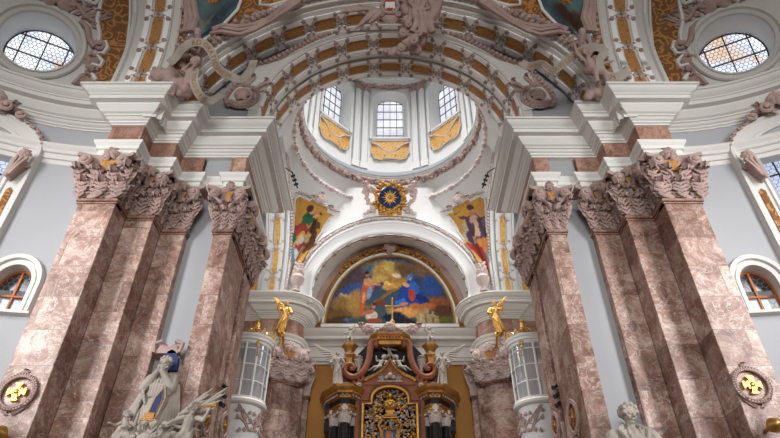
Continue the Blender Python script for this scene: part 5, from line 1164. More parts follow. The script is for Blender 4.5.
# ---------------------------------------------------------------- glazed oriels on the side walls
for sx in (1, -1):
    S = SIDE[sx]
    rt = thing('glazed_oriel', 'white rounded glazed oriel with gilded crest on the %s choir wall' % S, 'oriel', (-.50, 1.94, .52), sx=sx)
    OC = (-.496, 1.935); OR = .071
    def opath(d=0, n=16):
        P = [(-.60, OC[1]-OR-d)]+[(OC[0]+(OR+d)*cos(radians(-90+180*i/n)), OC[1]+(OR+d)*sin(radians(-90+180*i/n))) for i in range(n+1)]+[(-.60, OC[1]+OR+d)]
        return P
    P0 = opath(); pa = P0[::-1]
    def osw(prof, name, mat, parent=rt):
        g = MB(sx=sx); m = len(P0)
        g.grid(lambda u, v: (*opath(prof[int(round(v*(len(prof)-1)))][0])[int(round(u*(m-1)))], prof[int(round(v*(len(prof)-1)))][1]), m-1, len(prof)-1); return g.build(name, M[mat], parent)
    osw([(-.004, .945), (.0, .947), (.002, .955), (.008, .957), (.008, .966), (.012, .970), (.013, .977), (.004, .980), (-.06, .982)], 'top_cornice', 'white')
    osw([(-.06, .728), (.004, .730), (.010, .734), (.011, .742), (.006, .748), (.006, .754), (-.004, .757)], 'sill_moulding', 'white')
    osw([(-.066, .50), (-.04, .52), (-.014, .56), (-.004, .62), (-.001, .66), (-.002, .728)], 'base_panel', 'white2')
    g = MB(sx=sx)
    for i in range(34):
        a = -88+176*(i+.5)/34; z = (.705, .675, .645)[i % 3]+.006*sin(i*1.9); q = radians(a); f = frame((OC[0]+OR*cos(q), OC[1]+OR*sin(q), z), (-sin(q), cos(q), 0), (cos(q), sin(q), 0)); G = MB(f); G.volute(0, 0, .001, .0095, 1.2, 1 if i % 2 else -1, n=10); g.add([tuple(p) for p in G.v], G.f)
    for k in (-1, 1, 2, -2): g.tube([(OC[0]+(OR+.001)*cos(radians(a)), OC[1]+(OR+.001)*sin(radians(a)), .685+.020*k*sin(radians(a*4+40*k))) for a in range(-85, 86, 6)], .0025, 5)
    g.build('pink_vines', M['pink'], rt)
    A_ = [-90, -58, 20, 62, 90]
    for i in range(4):
        a0, a1 = A_[i], A_[i+1]
        g = MB(sx=sx); g.grid(lambda u, v: (OC[0]+(OR-.004)*cos(radians(a0+(a1-a0)*u)), OC[1]+(OR-.004)*sin(radians(a0+(a1-a0)*u)), .757+.19*v), 8, 1); g.build('glass_pane', M['clear'], rt)
    g = MB(sx=sx); g.add([(-.60, OC[1]-OR+.004, .757), (OC[0], OC[1]-OR+.004, .757), (OC[0], OC[1]-OR+.004, .947), (-.60, OC[1]-OR+.004, .947)], [(0, 1, 2, 3)]); g.build('glass_pane', M['clear'], rt)
    g = MB(sx=sx)
    for a in A_: q = radians(a); g.tube([(OC[0]+(OR-.001)*cos(q), OC[1]+(OR-.001)*sin(q), z) for z in (.755, .85, .948)], .0042, 6)
    for z in (.81, .868, .926):
        g.tube([(OC[0]+(OR-.003)*cos(radians(a)), OC[1]+(OR-.003)*sin(radians(a)), z) for a in range(-90, 91, 10)], .0022, 5); g.tube([(-.60, OC[1]-OR+.002, z), (OC[0], OC[1]-OR+.002, z)], .0022, 5)
    for a in (-19, 40): q = radians(a); g.tube([(OC[0]+(OR-.003)*cos(q), OC[1]+(OR-.003)*sin(q), z) for z in (.757, .85, .948)], .0018, 5)
    for x in (-.57, -.535): g.tube([(x, OC[1]-OR+.002, .757), (x, OC[1]-OR+.002, .948)], .0024, 5)
    g.build('glazing_bar', M['white2'], rt)
    MB(sx=sx).box(-.598, -.575, OC[1]-OR+.01, OC[1]+OR-.01, .757, .945).build('back_board', M['white2'], rt)
    g = MB(sx=sx); rd = random.Random(4)
    tp = [(OC[0]+(OR+.006)*cos(radians(a)), OC[1]+(OR+.006)*sin(radians(a)), .985) for a in range(-90, 91, 12)]
    for i, p in enumerate(tp[:-1]):
        q = tp[i+1]; g.tube([p, (p[0]*.5+q[0]*.5, p[1]*.5+q[1]*.5, .985+(.018 if i % 2 else .008)), q], .0022, 5)
    for a, hh in ((-70, .05), (0, .055), (70, .05)):
        q = radians(a); f = frame((OC[0]+(OR+.004)*cos(q), OC[1]+(OR+.004)*sin(q), .985), (-sin(q), cos(q), 0), (cos(q), sin(q), 0)); G = MB(f); G.volute(-.009, .009, 0, .008, 1.3, 1, n=12); G.volute(.009, .009, 0, .008, 1.3, -1, n=12); G.leaf(0, .008, 0, hh*.7, .016); G.spray(0, .02, .002, .008, 6, .7); g.add([tuple(p) for p in G.v], G.f)
    g.build('gilded_crest', M['gold'], rt)
    g = MB(sx=sx)
    for a in (-58, 20):
        q = radians(a); f = frame((OC[0]+(OR+.002)*cos(q), OC[1]+(OR+.002)*sin(q), .90), (-sin(q), cos(q), 0), (cos(q), sin(q), 0)); G = MB(f)
        for k in range(4): G.blob((0, .010*k, .002), (.0035, .005, .003), 6, 5)
        G.spray(0, .046, .002, .009, 6, .7); g.add([tuple(p) for p in G.v], G.f)
    q = radians(75); g.blob((OC[0]+OR*cos(q), OC[1]+OR*sin(q), .70), (.008, .008, .02)); g.build('gilded_drop', M['gold'], rt)
# ---------------------------------------------------------------- sculpted figures
def FM(O, sc, R=(1, 0, 0), N_=(0, -1, 0), lean=0.0):
    """local figure frame: x right, y up, z towards the viewer, height 1 -> sc modules"""
    O = Vector(O); R = Vector(R).normalized(); N_ = Vector(N_).normalized(); V = R.cross(N_)*-1
    if V.z < 0: V = -V
    V = (V + R*lean).normalized()
    return lambda p: O+(R*p[0]+V*p[1]+N_*p[2])*sc
def limb(g, pts, rs):
    for i in range(len(pts)-1): g.capsule(pts[i], pts[i+1], rs[i], rs[i+1])
def hand(g, w, d, s=1.0):
    """palm, four bent fingers and a thumb along direction d from the wrist w"""
    w = Vector(w); d = Vector(d).normalized(); sd = d.cross(Vector((0, 0, 1))); sd = sd.normalized() if sd.length > .1 else Vector((1, 0, 0)); up = sd.cross(d)
    p = w+d*.035*s; g.capsule(w, p, .013*s, .017*s)
    for k, L in zip((-1.5, -.5, .5, 1.5), (.030, .036, .034, .026)):
        a = p+sd*.0085*k*s+d*.008*s; b = a+d*L*.55*s; c = b+(d*.8-up*.5).normalized()*L*.5*s; g.capsule(a, b, .0056*s, .005*s, 6); g.capsule(b, c, .005*s, .004*s, 6)
    a = w+d*.018*s+sd*.014*s; b = a+(d*.7+sd*.8).normalized()*.026*s; g.capsule(a, b, .0062*s, .005*s, 6)
def head(g, c, s=1.0, look=(0, 0, 1), hair=True, beard=False):
    c = Vector(c); l = Vector(look).normalized(); r = Vector((0, 1, 0)).cross(l).normalized(); u = l.cross(r)
    def q(a, b, k): return c+(r*a+u*b+l*k)*s
    g.blob(q(0, .012, -.006), (.047*s, .052*s, .052*s), 12, 9); g.capsule(q(0, -.02, .012), q(0, -.04, .018), .036*s, .024*s)
    g.capsule(q(0, .012, .046), q(0, -.010, .058), .006*s, .009*s, 6)
    for e in (1, -1):
        g.capsule(q(e*.008, .020, .044), q(e*.030, .018, .036), .006*s, .005*s, 6); g.blob(q(e*.019, .006, .041), .0075*s, 6, 5); g.blob(q(e*.050, .0, -.004), (.006*s, .013*s, .009*s), 6, 5); g.blob(q(e*.024, -.016, .034), .014*s, 6, 5)
    g.capsule(q(-.010, -.028, .044), q(.010, -.028, .044), .005*s, .005*s, 6); g.blob(q(0, -.046, .034), .011*s, 6, 5)
    if hair:
        for k in range(12):
            t = pi*(k/11)*1.3-.15*pi; g.blob(q(.048*cos(t), .026+.038*sin(t), .012+.008*(k % 2)), (.013+.006*(k % 2))*s, 6, 5); g.blob(q(.044*cos(t), .014+.040*sin(t), -.022), .019*s, 6, 5)
    if beard:
        for k in range(7): g.blob(q(-.03+.01*k, -.045-.014*sin(pi*k/6), .030), .014*s, 6, 5)
def robe(g, top, bot, rt_, rb, n=14, seed=1, sway=0.0):
    rd = random.Random(seed); top = Vector(top); bot = Vector(bot)
    g.capsule(top, bot, rt_*.8, rb*.78)
    for k in range(n):
        t = 2*pi*k/n+rd.uniform(-.15, .15); a = top+Vector((rt_*cos(t), 0, rt_*.75*sin(t))); m = top.lerp(bot, .5)+Vector(((rt_+rb)*.5*cos(t+.1)+sway*.5, 0, (rt_+rb)*.4*sin(t+.1))); b = bot+Vector((rb*cos(t+.2)+sway, rd.uniform(-.01, .02), rb*.75*sin(t+.2)))
        g.capsule(a, m, .012, .018, 6); g.capsule(m, b, .018, .024, 6)
def wing(g, root, tip, n=9, w=.10, fr=.013):
    """feathered wing from the shoulder root to the tip, hanging feathers along the leading edge"""
    a = Vector(root); b = Vector(tip); d = b-a; L = d.length; d.normalize(); dn = Vector((-d.y, d.x, 0)); dn = -dn if dn.y > 0 else dn
    mid = a.lerp(b, .5)-dn*L*.12
    g.capsule(a, mid, .018, .016, 6); g.capsule(mid, b, .016, .008, 6)
    for k in range(n):
        t = (k+.5)/n; p = a.lerp(mid, t*2) if t < .5 else mid.lerp(b, t*2-1); f = (dn*(1-.75*t)+d*(.35+.9*t)).normalized(); LL = w*(1.0+.9*t)
        g.capsule(p, p+f*LL*.55, fr, fr*1.15, 6); g.capsule(p+f*LL*.55, p+f*LL, fr*1.15, fr*.4, 6)
        g.capsule(p+Vector((0, 0, .006)), p+f*LL*.5+Vector((0, 0, .006)), .010, .007, 6)
def putto(g, pose):
    """chubby child, height 1; pose gives hands, elbows, knees and feet"""
    P = dict(hip=(0, .42, 0), ch=(0, .64, .0), hd=(0, .86, .02), lh=(-.30, .75, .1), rh=(.30, .75, .1), le=(-.22, .62, .05), re=(.22, .62, .05), lk=(-.10, .24, .10), rk=(.10, .24, .06), lf=(-.12, .02, .0), rf=(.12, .02, .0), look=(0, -.3, 1)); P.update(pose)
    V = {k: Vector(v) for k, v in P.items()}
    limb(g, [V['hip'], V['hip'].lerp(V['ch'], .45), V['ch']], [.10, .095, .10]); g.capsule(V['ch'], V['ch'].lerp(V['hd'], .6), .05, .045); head(g, V['hd'], 1.75, P['look'])
    for s, e in (('l', -1), ('r', 1)):
        sh = V['ch']+Vector((e*.12, .06, 0)); limb(g, [sh, V[s+'e'], V[s+'h']], [.048, .040, .026]); hand(g, V[s+'h'], V[s+'h']-V[s+'e'], 1.4)
        hp = V['hip']+Vector((e*.075, -.04, 0)); limb(g, [hp, V[s+'k'], V[s+'f']], [.082, .058, .034]); g.capsule(V[s+'f'], V[s+'f']+Vector((e*.02, -.03, .09)), .034, .024)
def stand(g, seed=1, lh=(-.2, .55, .1), rh=(.16, .72, .14), le=(-.19, .66, .02), re=(.19, .64, .03), look=(0, -.2, 1), sway=.02, beard=False):
    limb(g, [(0, .52, 0), (0, .64, 0), (0, .76, 0)], [.085, .075, .085]); g.capsule((-.085, .80, 0), (.085, .80, 0), .05, .05); g.capsule((0, .80, 0), (0, .86, .01), .035, .03); head(g, (0, .925, .02), 1.0, look, beard=beard)
    robe(g, (0, .60, 0), (sway, .05, 0), .085, .13, 13, seed, sway)
    for h, e, x in ((lh, le, -.11), (rh, re, .11)):
        limb(g, [(x, .79, 0), e, h], [.05, .045, .024]); hand(g, h, Vector(h)-Vector(e), 1.0)
        for k in range(3): g.capsule(Vector(e)+Vector((0, 0, .01*k)), Vector(e).lerp(Vector((x, .45, .05)), .5+.1*k), .03, .018, 6)
    for x in (-.05, .06): g.capsule((x+sway, .035, .08), (x+sway, .025, .15), .03, .022)
    for k in range(5): g.capsule((-.09+.03*k, .80, .05), (.09-.03*k, .46-.03*k, .10), .014, .014, 6)
def statue(name, fn, F, mat, label=None, cat='statue', parent=None, vox=.02, group=None, sx=1):
    g = MB(F, sx); fn(g); pr = T(label, cat, group) if label else None
    return g.build(name, M[mat], parent, props=pr, remesh=vox, smooth=180)
# angels and putti on the altar
for e in (1, -1):
    sd = SIDE[e]; px = 390-53*e
    b = at(390-54*e, 386, 2.27); F = FM((b[0], 2.275, .957), .150, (e, 0, 0))
    o = statue('angel_statue', lambda g: stand(g, 3+e, lh=(-.10, .62, .16), rh=(.13, .70, .16), look=(.5, -.2, 1)), F, 'stone', 'white winged angel statue standing on the %s gilded cornice of the altar' % sd, 'statue', vox=.018)
    statue('wing', lambda g: wing(g, (-.06, .80, -.05), (-.46, 1.16, -.10), 9, .20, .022), F, 'stone', parent=o, vox=.014)
    statue('wing', lambda g: wing(g, (.06, .82, -.06), (.24, 1.05, -.16), 7, .12, .018), F, 'stone', parent=o, vox=.014)
    F = FM((-e*.172, 2.31, 1.160), .085, (e, 0, 0))
    statue('putto_statue', lambda g: putto(g, dict(lh=(-.34, .55, .1), le=(-.26, .58, .1), rh=(.20, 1.05, .1), re=(.27, .78, .05), lk=(-.12, .26, .16), lf=(-.10, .02, .05), look=(.4, 0, 1))), F, 'stone', 'small white putto standing on the %s gilded pedestal of the altar' % sd, vox=.014)
    F = FM((-e*.060, 2.285, 1.012), .095, (e, 0, 0), lean=.45)
    statue('putto_statue', lambda g: putto(g, dict(lh=(-.30, .80, .1), le=(-.22, .66, .05), rh=(.22, .5, .14), re=(.24, .62, .08), lk=(-.20, .30, .16), rk=(.05, .30, .22), lf=(-.34, .16, .08), rf=(-.12, .12, .16))), F, 'stone', 'reclining white putto on the %s slope of the altar pediment' % sd, vox=.014)
    F = FM((.012, 2.325, 1.085), .088, (1, 0, 0), lean=-.3)
    if e > 0: statue('putto_statue', lambda g: putto(g, dict(lh=(-.34, .95, .1), le=(-.26, .72, .05), rh=(.30, .60, .14), re=(.24, .62, .08), lk=(-.18, .26, .12), rk=(.10, .20, .12), lf=(-.34, .12, .0), rf=(.02, .0, .0))), F, 'stone', 'flying white putto on the black field above the altar pediment', vox=.014)
    # gilded figure standing on the entablature by the oriel
    b = at(390-108*e, 333, 2.18); F = FM((b[0], 2.20, b[2]), .155, (e, 0, 0))
    rt = thing('gilded_figure', 'gilded winged figure above the crest of the %s glazed oriel' % sd, 'statue', (b[0], 2.20, b[2]-.02))
    statue('figure', lambda g: stand(g, 11, lh=(-.18, .92, .12), le=(-.2, .78, .04), rh=(.14, .6, .14), re=(.18, .66, .02), look=(.3, -.4, 1), sway=-.06), F, 'gold', parent=rt, vox=.016)
    statue('wing', lambda g: wing(g, (-.06, .80, -.05), (-.26, 1.12, -.10), 7, .15, .02), F, 'gold', parent=rt, vox=.014)
    g = MB(F); g.tube([(0, .06, 0), (-.06, -.10, .05), (-.03, -.2, .05), (-.12, -.32, .02)], .022, 6); g.leaf(-.05, -.08, .05, .14, .08); g.spray(0, .0, .05, .09, 7, .6); g.build('foliate_bracket', M['gold'], rt)
    g = MB(); g.tube([(b[0], 2.205, b[2]+.002), (b[0]-e*.004, 2.25, b[2]-.012), (b[0]-e*.008, 2.312, b[2]-.006)], .006, 8); g.build('wall_arm', M['gold'], rt)
# ---- memorial on the left
MD = 1.27
def mp(x, y, d=MD): return at(x, y, d)
mon = thing('memorial_monument', 'stone memorial with a praying robed figure before the grey strip of the pier', 'monument', (-.50, 1.29, .36))
sl = [mp(*p, 1.30) for p in ((168, 350), (149, 384), (136, 438), (196, 440), (190, 384), (178, 352))]
MB(frame((0, 1.318, 0), (1, 0, 0), (0, -1, 0))).plate([(p[0], p[2]) for p in sl], -.002, .016).build('back_slab', M['marble'], mon)
MB(frame((0, 1.318, 0), (1, 0, 0), (0, -1, 0))).box(-.56, -.42, .30, .40, 0, .06).build('plinth', M['marble_dk'], mon)
c = mp(168, 347, 1.29); g = MB(frame(c, (1, 0, 0), (0, -1, 0)))
for e in (1, -1): g.volute(e*.016, 0, -.01, .015, 1.4, e, .34); g.tube([(e*.016, .015, 0), (e*.034, .008, 0), (e*.03, -.015, 0)], .006, 6)
g.plate([(-.03, -.016), (.03, -.016), (.02, .002), (-.02, .002)], -.02, .0); g.build('scrolled_crest', M['pink'], mon)
c = mp(170, 358, 1.29); MB(frame(c, (1, 0, 0), (0, -1, 0))).plate([(-.022, -.03), (.022, -.03), (.020, .0), (.008, .018), (0, .022), (-.008, .018), (-.020, 0)], -.012, .0).build('blue_niche', M['blue'], mon)
hd = Vector(mp(166.5, 363, 1.265)); sc = .235
F = FM((hd.x-.002, 1.272, hd.z-.925*sc), sc)
def bishop(g):
    limb(g, [(0, .52, 0), (0, .64, 0), (0, .76, 0)], [.085, .08, .085]); g.capsule((-.08, .785, 0), (.08, .785, 0), .048, .048); g.capsule((0, .80, 0), (0, .87, .01), .034, .03); head(g, (0, .925, .02), .98, (.25, -.1, 1), True, True)
    for e in (-1, 1):
        limb(g, [(e*.11, .775, 0), (e*.13, .645, .07), (e*.022, .80, .115)], [.050, .046, .026]); hand(g, (e*.022, .80, .115), (-e*.12, 1, .1), 1.0)
        for k in range(7): g.capsule((e*(.10+.010*k), .78-.01*k, .055-.014*k), (e*(.12+.036*k)-.05, .20-.02*k, .085-.022*k), .014, .022, 6)
        for k in range(4): g.capsule((e*.15, .70-.02*k, .06), (e*(.10-.012*k), .58-.03*k, .11), .018, .014, 6)
    for k in range(5): g.capsule((-.06+.03*k, .74, .085), (-.05+.025*k, .56, .105), .013, .012, 6)
    for k in range(7): g.capsule((-.05+.017*k, .52, .085), (-.18+.05*k, .08, .13), .012, .020, 6)
    g.capsule((0, .5, 0), (-.05, .1, .02), .12, .17)
statue('praying_figure', bishop, F, 'stone', parent=mon, vox=.014)
def M3(x, y, d=1.255): return mp(x, y, d)
c = M3(156, 408, 1.243); f = frame(c, (1, 0, .0), (0, -1, 0), (.22, 0, 1))
g = MB(f); g.plate([(-.013, -.035), (.013, -.035), (.013, .022), (0, .050), (-.013, .022)], -.01, .006); g.build('blue_panel_frame', M['stone'], mon)
g = MB(f); g.plate([(-.006, -.032), (.006, -.032), (.006, .020), (0, .036), (-.006, .020)], .006, .0075); g.build('blue_panel', M['blue'], mon)
g = MB(f); g.tube([(-.008, -.034, .007), (-.008, .02, .007), (0, .042, .007), (.008, .02, .007), (.008, -.034, .007)], .0014, 5); g.build('gilt_line', M['goldm'], mon)
c = M3(149, 417, 1.235); g = MB(frame(c, (1, 0, 0), (0, -1, 0))); g.box(-.012, .012, -.007, .009, -.012, .004, .001); g.box(-.014, .014, -.009, -.007, -.013, .005)
for k in range(3): g.box(-.009, .009, .005-.005*k, .0062-.005*k, .004, .0046)
g.build('gilded_book', M['goldm'], mon)
# angel with trumpet and putti of the memorial
c = M3(178, 432, 1.24); F2 = FM((c[0]+.004, 1.25, c[2]-.05), .12, (1, 0, 0), lean=.15)
o = statue('trumpeting_angel', lambda g: putto(g, dict(lh=(-.3, .5, .2), le=(-.26, .6, .1), rh=(.34, .80, .16), re=(.28, .62, .1), look=(.9, 0, .6))), F2, 'stone', parent=mon, vox=.016)
g = MB(F2); g.tube([(.12, .84, .2), (.35, .85, .2), (.46, .86, .2)], lambda u: .016+.03*max(0, u-.75)*4, 8); g.build('trumpet', M['gold'], o)
F3 = FM((c[0]+.0, 1.255, c[2]+.015), .17)
statue('wing', lambda g: wing(g, (-.02, .0, -.05), (.20, .30, -.04), 7, .22, .024), F3, 'stone', parent=o, vox=.012)
statue('wing', lambda g: wing(g, (-.14, .0, -.04), (.04, .32, -.08), 7, .19, .024), F3, 'stone', parent=o, vox=.012)
for k, (x, y, ln) in enumerate(((127, 428, -.1), (138, 436, .1), (150, 438, 0))):
    c = M3(x, y, 1.235); F4 = FM((c[0], 1.24, c[2]-.05), .09, (1, 0, 0), lean=ln)
    statue('putto', lambda g: putto(g, dict(lh=(-.28, .62+.1*k, .16), rh=(.30, .9-.2*k, .12), look=(.5-.4*k, -.2, 1))), F4, 'stone', parent=mon, vox=.014)
c = M3(146, 436, 1.225); g = MB(frame(c, (1, 0, 0), (0, -1, 0))); g.blob((0, -.01, 0), (.02, .018, .012), 12, 8)
for e in (1, -1): g.volute(e*.022, -.006, .004, .014, 1.3, e); g.leaf(e*.02, -.03, 0, .05, .03, lean=e*.4)
g.build('cartouche', M['stone'], mon)
g = MB()
for (x, y, r) in ((120, 434, .016), (132, 437, .02), (160, 436, .022), (172, 437, .02), (185, 436, .018), (165, 425, .016), (140, 425, .014), (190, 428, .010)): p = M3(x, y, 1.255); g.blob((p[0], p[1], p[2]-.006), (r, r*.8, r*.9), 10, 8)
g.build('drapery_folds', M['stone'], mon)
# ---- seated bust statue on the right
hd = Vector(at(629, 414, 1.25)); sc = .30; F = FM((hd.x, 1.262, hd.z-.925*sc), sc, lean=0)
def bust(g):
    limb(g, [(0, .40, 0), (0, .64, 0), (0, .76, 0)], [.095, .085, .085]); g.capsule((-.09, .775, 0), (.09, .775, 0), .046, .046); g.capsule((0, .80, 0), (0, .87, .01), .036, .034); head(g, (0, .925, .02), 1.15, (.35, -.25, 1))
    for e in (-1, 1):
        limb(g, [(e*.13, .77, 0), (e*.20, .60, .05), (e*.17, .45, .14)], [.06, .055, .035]); hand(g, (e*.17, .45, .14), (-e*.5, -.3, .6), 1.1)
        for k in range(6): g.capsule((e*(.04+.022*k), .815-.012*k, .06-.008*k), (e*(.06+.032*k), .46, .125-.018*k), .011, .014, 6)
        g.capsule((e*.045, .87, -.02), (e*.10, .80, .06), .018, .024, 6); g.capsule((e*.10, .80, .06), (e*.04, .66, .115), .022, .012, 6); g.capsule((e*.07, .83, .02), (e*.13, .77, .05), .016, .012, 6)
    for k in range(5): g.capsule((-.04+.02*k, .76, .085), (-.05+.025*k, .45, .12), .012, .014, 6)
    robe(g, (0, .5, 0), (0, .2, .05), .12, .16, 14, 4)
b_ = thing('stone_statue', 'weathered stone half-figure statue in a wide-collared coat before the %s grey strip' % 'right', 'statue', (hd.x, 1.262, .30))
statue('figure', bust, F, 'stone', parent=b_, vox=.014)
g = MB(frame((hd.x, 1.318, .0), (1, 0, 0), (0, -1, 0))); g.box(-.07, .07, .26, .36, 0, .09); g.build('pedestal', M['marble_dk'], b_)
# ---------------------------------------------------------------- cross medallions
def medallion(O, N_, sx, label, R=.035):
    f = frame(O, (1, 0, 0) if N_[1] else (0, 1, 0), N_)
    rt = thing('cross_medallion', label, 'medallion', (O[0], O[1], O[2]-R), 'gilded cross medallions on the pilasters', sx)
    g = MB(f, sx); rd = random.Random(2)
    for k in range(40):
        t = 2*pi*k/40; L = .010; g.tube([(R*cos(t)-.3*L*cos(t), R*sin(t)-.3*L*sin(t), .004), (R*cos(t+.05)+.5*L*cos(t), R*sin(t+.05)+.5*L*sin(t), .006)], .0028, 5)
        g.blob(((R-.002)*cos(t+.08), (R-.002)*sin(t+.08), .005), .0036, 6, 5)
    g.tube([(R*cos(t), R*sin(t), .002) for t in [2*pi*i/36 for i in range(36)]], .0035, 6, closed=True)
    for e in (1, -1): g.leaf(e*.006, -R-.012, .002, .02, .012, lean=e)
    g.leaf(0, R, .002, .016, .012)
    g.build('wreath', M['pink'], rt)
    g = MB(f, sx); q = R*.56
    for k in range(4):
        t = pi/2*k+pi/4*0; dx, dy = cos(t), sin(t)
        P = [(0, -.0035), (q*.7, -.0055), (q*.92, -.0095), (q, -.006), (q*1.02, 0), (q, .006), (q*.92, .0095), (q*.7, .0055), (0, .0035)]
        g.plate([(p[0]*dx-p[1]*dy, p[0]*dy+p[1]*dx) for p in P], .001, .007, .08)
    for k in range(4):
        t = pi/2*k+pi/4; g.plate([(0, 0), (q*.5*cos(t-.35), q*.5*sin(t-.35)), (q*.62*cos(t), q*.62*sin(t)), (q*.5*cos(t+.35), q*.5*sin(t+.35))], .001, .005)
    g.blob((0, 0, .006), (.006, .006, .004)); g.build('cross', M['gold'], rt)
for sx in (1, -1):
    S = SIDE[sx]; z = .478 if sx > 0 else .493
    medallion((-.765 if sx > 0 else -.748, 1.169, z), (0, -1, 0), sx, 'gilded cross in a pink wreath on the front of the broad %s pilaster' % S)
    medallion((-.4395, 1.388, .5065), (1, 0, 0), sx, 'gilded cross in pink wreath on the %s chancel pilaster side, before the spotlights' % S, .036)
    medallion((-.4365, 1.538, .540), (1, 0, 0), sx, 'gilded cross in pink wreath on the %s chancel pilaster, past the spotlights' % S, .029)
# wall sconces at the frame edges
for sx in (1, -1):
    c = (-.748, 1.168, .385) if sx > 0 else (-.742, 1.168, .400)
    rt = thing('wall_sconce', 'polished brass candle sconce on the broad %s pilaster below its medallion' % SIDE[sx], 'sconce', c, sx=sx)
    f = frame(c, (1, 0, 0), (0, -1, 0)); g = MB(f, sx); g.lathe([(0, -.012), (.010, -.010), (.015, 0), (.010, .012), (.004, .016), (0, .018)], (0, 0, .03), 16); g.blob((0, 0, .03), .014, 12, 9); g.build('ball', M['gold'], rt)
    g = MB(f, sx); g.tube([(0, 0, 0), (0, 0, .03), (-.02, -.01, .05), (-.035, .0, .06), (-.03, .018, .06), (-.015, .014, .055)], .004, 8); g.volute(-.02, .01, .05, .014, 1.2, 1); g.lathe([(0, 0), (.016, .002), (.018, .008), (.006, .010), (.006, .02)], (-.04, .02, .06), 12); g.build('arm', M['gold'], rt)
    g = MB(f, sx); g.tube([(-.045, .028, .06), (-.045, .075, .06)], .0035, 8); g.build('candle', M['stone'], rt)
# dark lamp bars high on the pier behind the cornice
for sx in (1, -1):
    rt = thing('lamp_bar', 'short dark lamp bar beside the %s cornice below the dome ring' % SIDE[sx], 'lamp', (-.352, 1.60, 1.43), sx=sx)
    g = MB(sx=sx); g.tube([(-.363, 1.60, 1.500), (-.336, 1.60, 1.425)], .003, 6); g.build('rod', M['blacki'], rt)
    g = MB(sx=sx)
    for k in range(3): t = .2+.28*k; g.tube([(-.363+.027*t-.008, 1.60, 1.50-.075*t-.004), (-.363+.027*t+.006, 1.60, 1.50-.075*t+.003)], .0045, 8)
    g.build('lamp_head', M['blacki'], rt)
    g = MB(sx=sx); g.tube([(-.36, 1.60, 1.50), (-.445, 1.511, 1.50)], .002, 5); g.build('bracket', M['blacki'], rt)
# ---------------------------------------------------------------- scroll banners with gilt lettering, cherubs
def ribbon(name, pxs, parent, hw, mat='stone', texts=()):
    """pxs: (x, y, depth) along the ribbon; hw half width; texts: (string, start fraction, size)"""
    C = catmull([at(*p) for p in pxs], 60); L = [0]
    for i in range(60): L.append(L[-1]+(C[i+1]-C[i]).length)
    view = Vector((0, -.78, -.62))
    def fr(l):
        l = max(0, min(L[-1]-1e-6, l)); i = 0
        while L[i+1] < l: i += 1
        f = (l-L[i])/(L[i+1]-L[i]); p = C[i].lerp(C[i+1], f); t = (C[min(60, i+2)]-C[max(0, i-1)]).normalized(); nn = -view - t*(-view).dot(t); nn.normalize(); nn = -nn if nn.y > 0 else nn; s = nn.cross(t)
        return p, t, s, nn
    def rp(l, b, c): p, t, s, n_ = fr(l); return p+s*b+n_*c
    g = MB(); g.grid(lambda u, v: rp(u*L[-1], hw*(-1, 1, 1, -1)[int(round(v*4)) % 4 if v < 1 else 0], (.0, .0, -.003, -.003)[int(round(v*4)) % 4 if v < 1 else 0]), 60, 4)
    o = g.build(name, M[mat], parent)
    for txt, st, size in texts:
        cu = bpy.data.curves.new('t', 'FONT'); cu.body = txt; cu.size = size; cu.space_character = 1.12; to = bpy.data.objects.new('t', cu); COL.objects.link(to)
        dg = bpy.context.evaluated_depsgraph_get(); me = bpy.data.meshes.new_from_object(to.evaluated_get(dg)); bpy.data.objects.remove(to)
        vs = [v.co.copy() for v in me.vertices]; fs = [tuple(p.vertices) for p in me.polygons]; bpy.data.meshes.remove(me)
        g = MB(); g.add([tuple(rp(st*L[-1]+v.x, v.y-size*.36, .0014)) for v in vs], fs); g.build('gilt_lettering', M['ochre'], o)
    return o
def cloud(g, pts, d, r, seed):
    rd = random.Random(seed)
    for (x, y, s) in pts:
        c = at(x, y, d)
        for k in range(5): g.blob((c[0]+rd.uniform(-.5, .5)*r*s, c[1]+rd.uniform(-.4, .3)*r, c[2]+rd.uniform(-.5, .5)*r*s), r*s*rd.uniform(.6, .9), 10, 8)
# left group
rt = thing('scroll_banner', 'pink stucco scroll lettered AD ORATIONEM and LOCO over the left pier', 'banner', at(205, 75, 1.12))
ribbon('upper_ribbon', [(169, 63, 1.10), (176, 57, 1.09), (183, 48, 1.07), (192, 42.5, 1.06), (204, 43.5, 1.06), (212, 53, 1.07), (218, 68, 1.10), (230, 76, 1.12), (242, 79, 1.13), (250, 70, 1.14), (254, 60, 1.15)], rt, .0125, texts=(('AD ORATIONEM', .215, .022),))
ribbon('lower_ribbon', [(195, 71, 1.08), (194, 82, 1.08), (199, 94, 1.09), (206, 101, 1.11), (214, 99, 1.12), (222, 94, 1.14)], rt, .0125, texts=(('LOCO ISTO', .08, .019),))
F = FM(at(186, 93, 1.115), .150, (.95, -.2, 0), (-.2, -.95, 0), lean=.05)
statue('cherub', lambda g: putto(g, dict(hd=(.10, .70, .16), ch=(-.02, .56, .06), hip=(-.06, .32, 0), rh=(.16, .30, .14), re=(.20, .46, .10), lh=(-.10, .80, .1), le=(-.2, .66, .1), lk=(-.20, .14, .12), rk=(.14, .16, .1), lf=(-.26, -.06, .02), rf=(.20, -.10, .05), look=(.2, -.5, 1))), F, 'pink', 'pink stucco cherub holding the left scroll, on top of the left pier cornice', 'statue', vox=.02)
g = MB(); cloud(g, ((162, 77, .8), (169, 80, .9), (177, 85, .9), (157, 79, .6), (183, 90, .7), (172, 74, .6)), 1.12, .030, 3); g.build('stucco_cloud', M['pink'], props=T('pink stucco cloud on the left pier cornice beneath the cherub', 'stucco ornament'), remesh=.03, smooth=180)
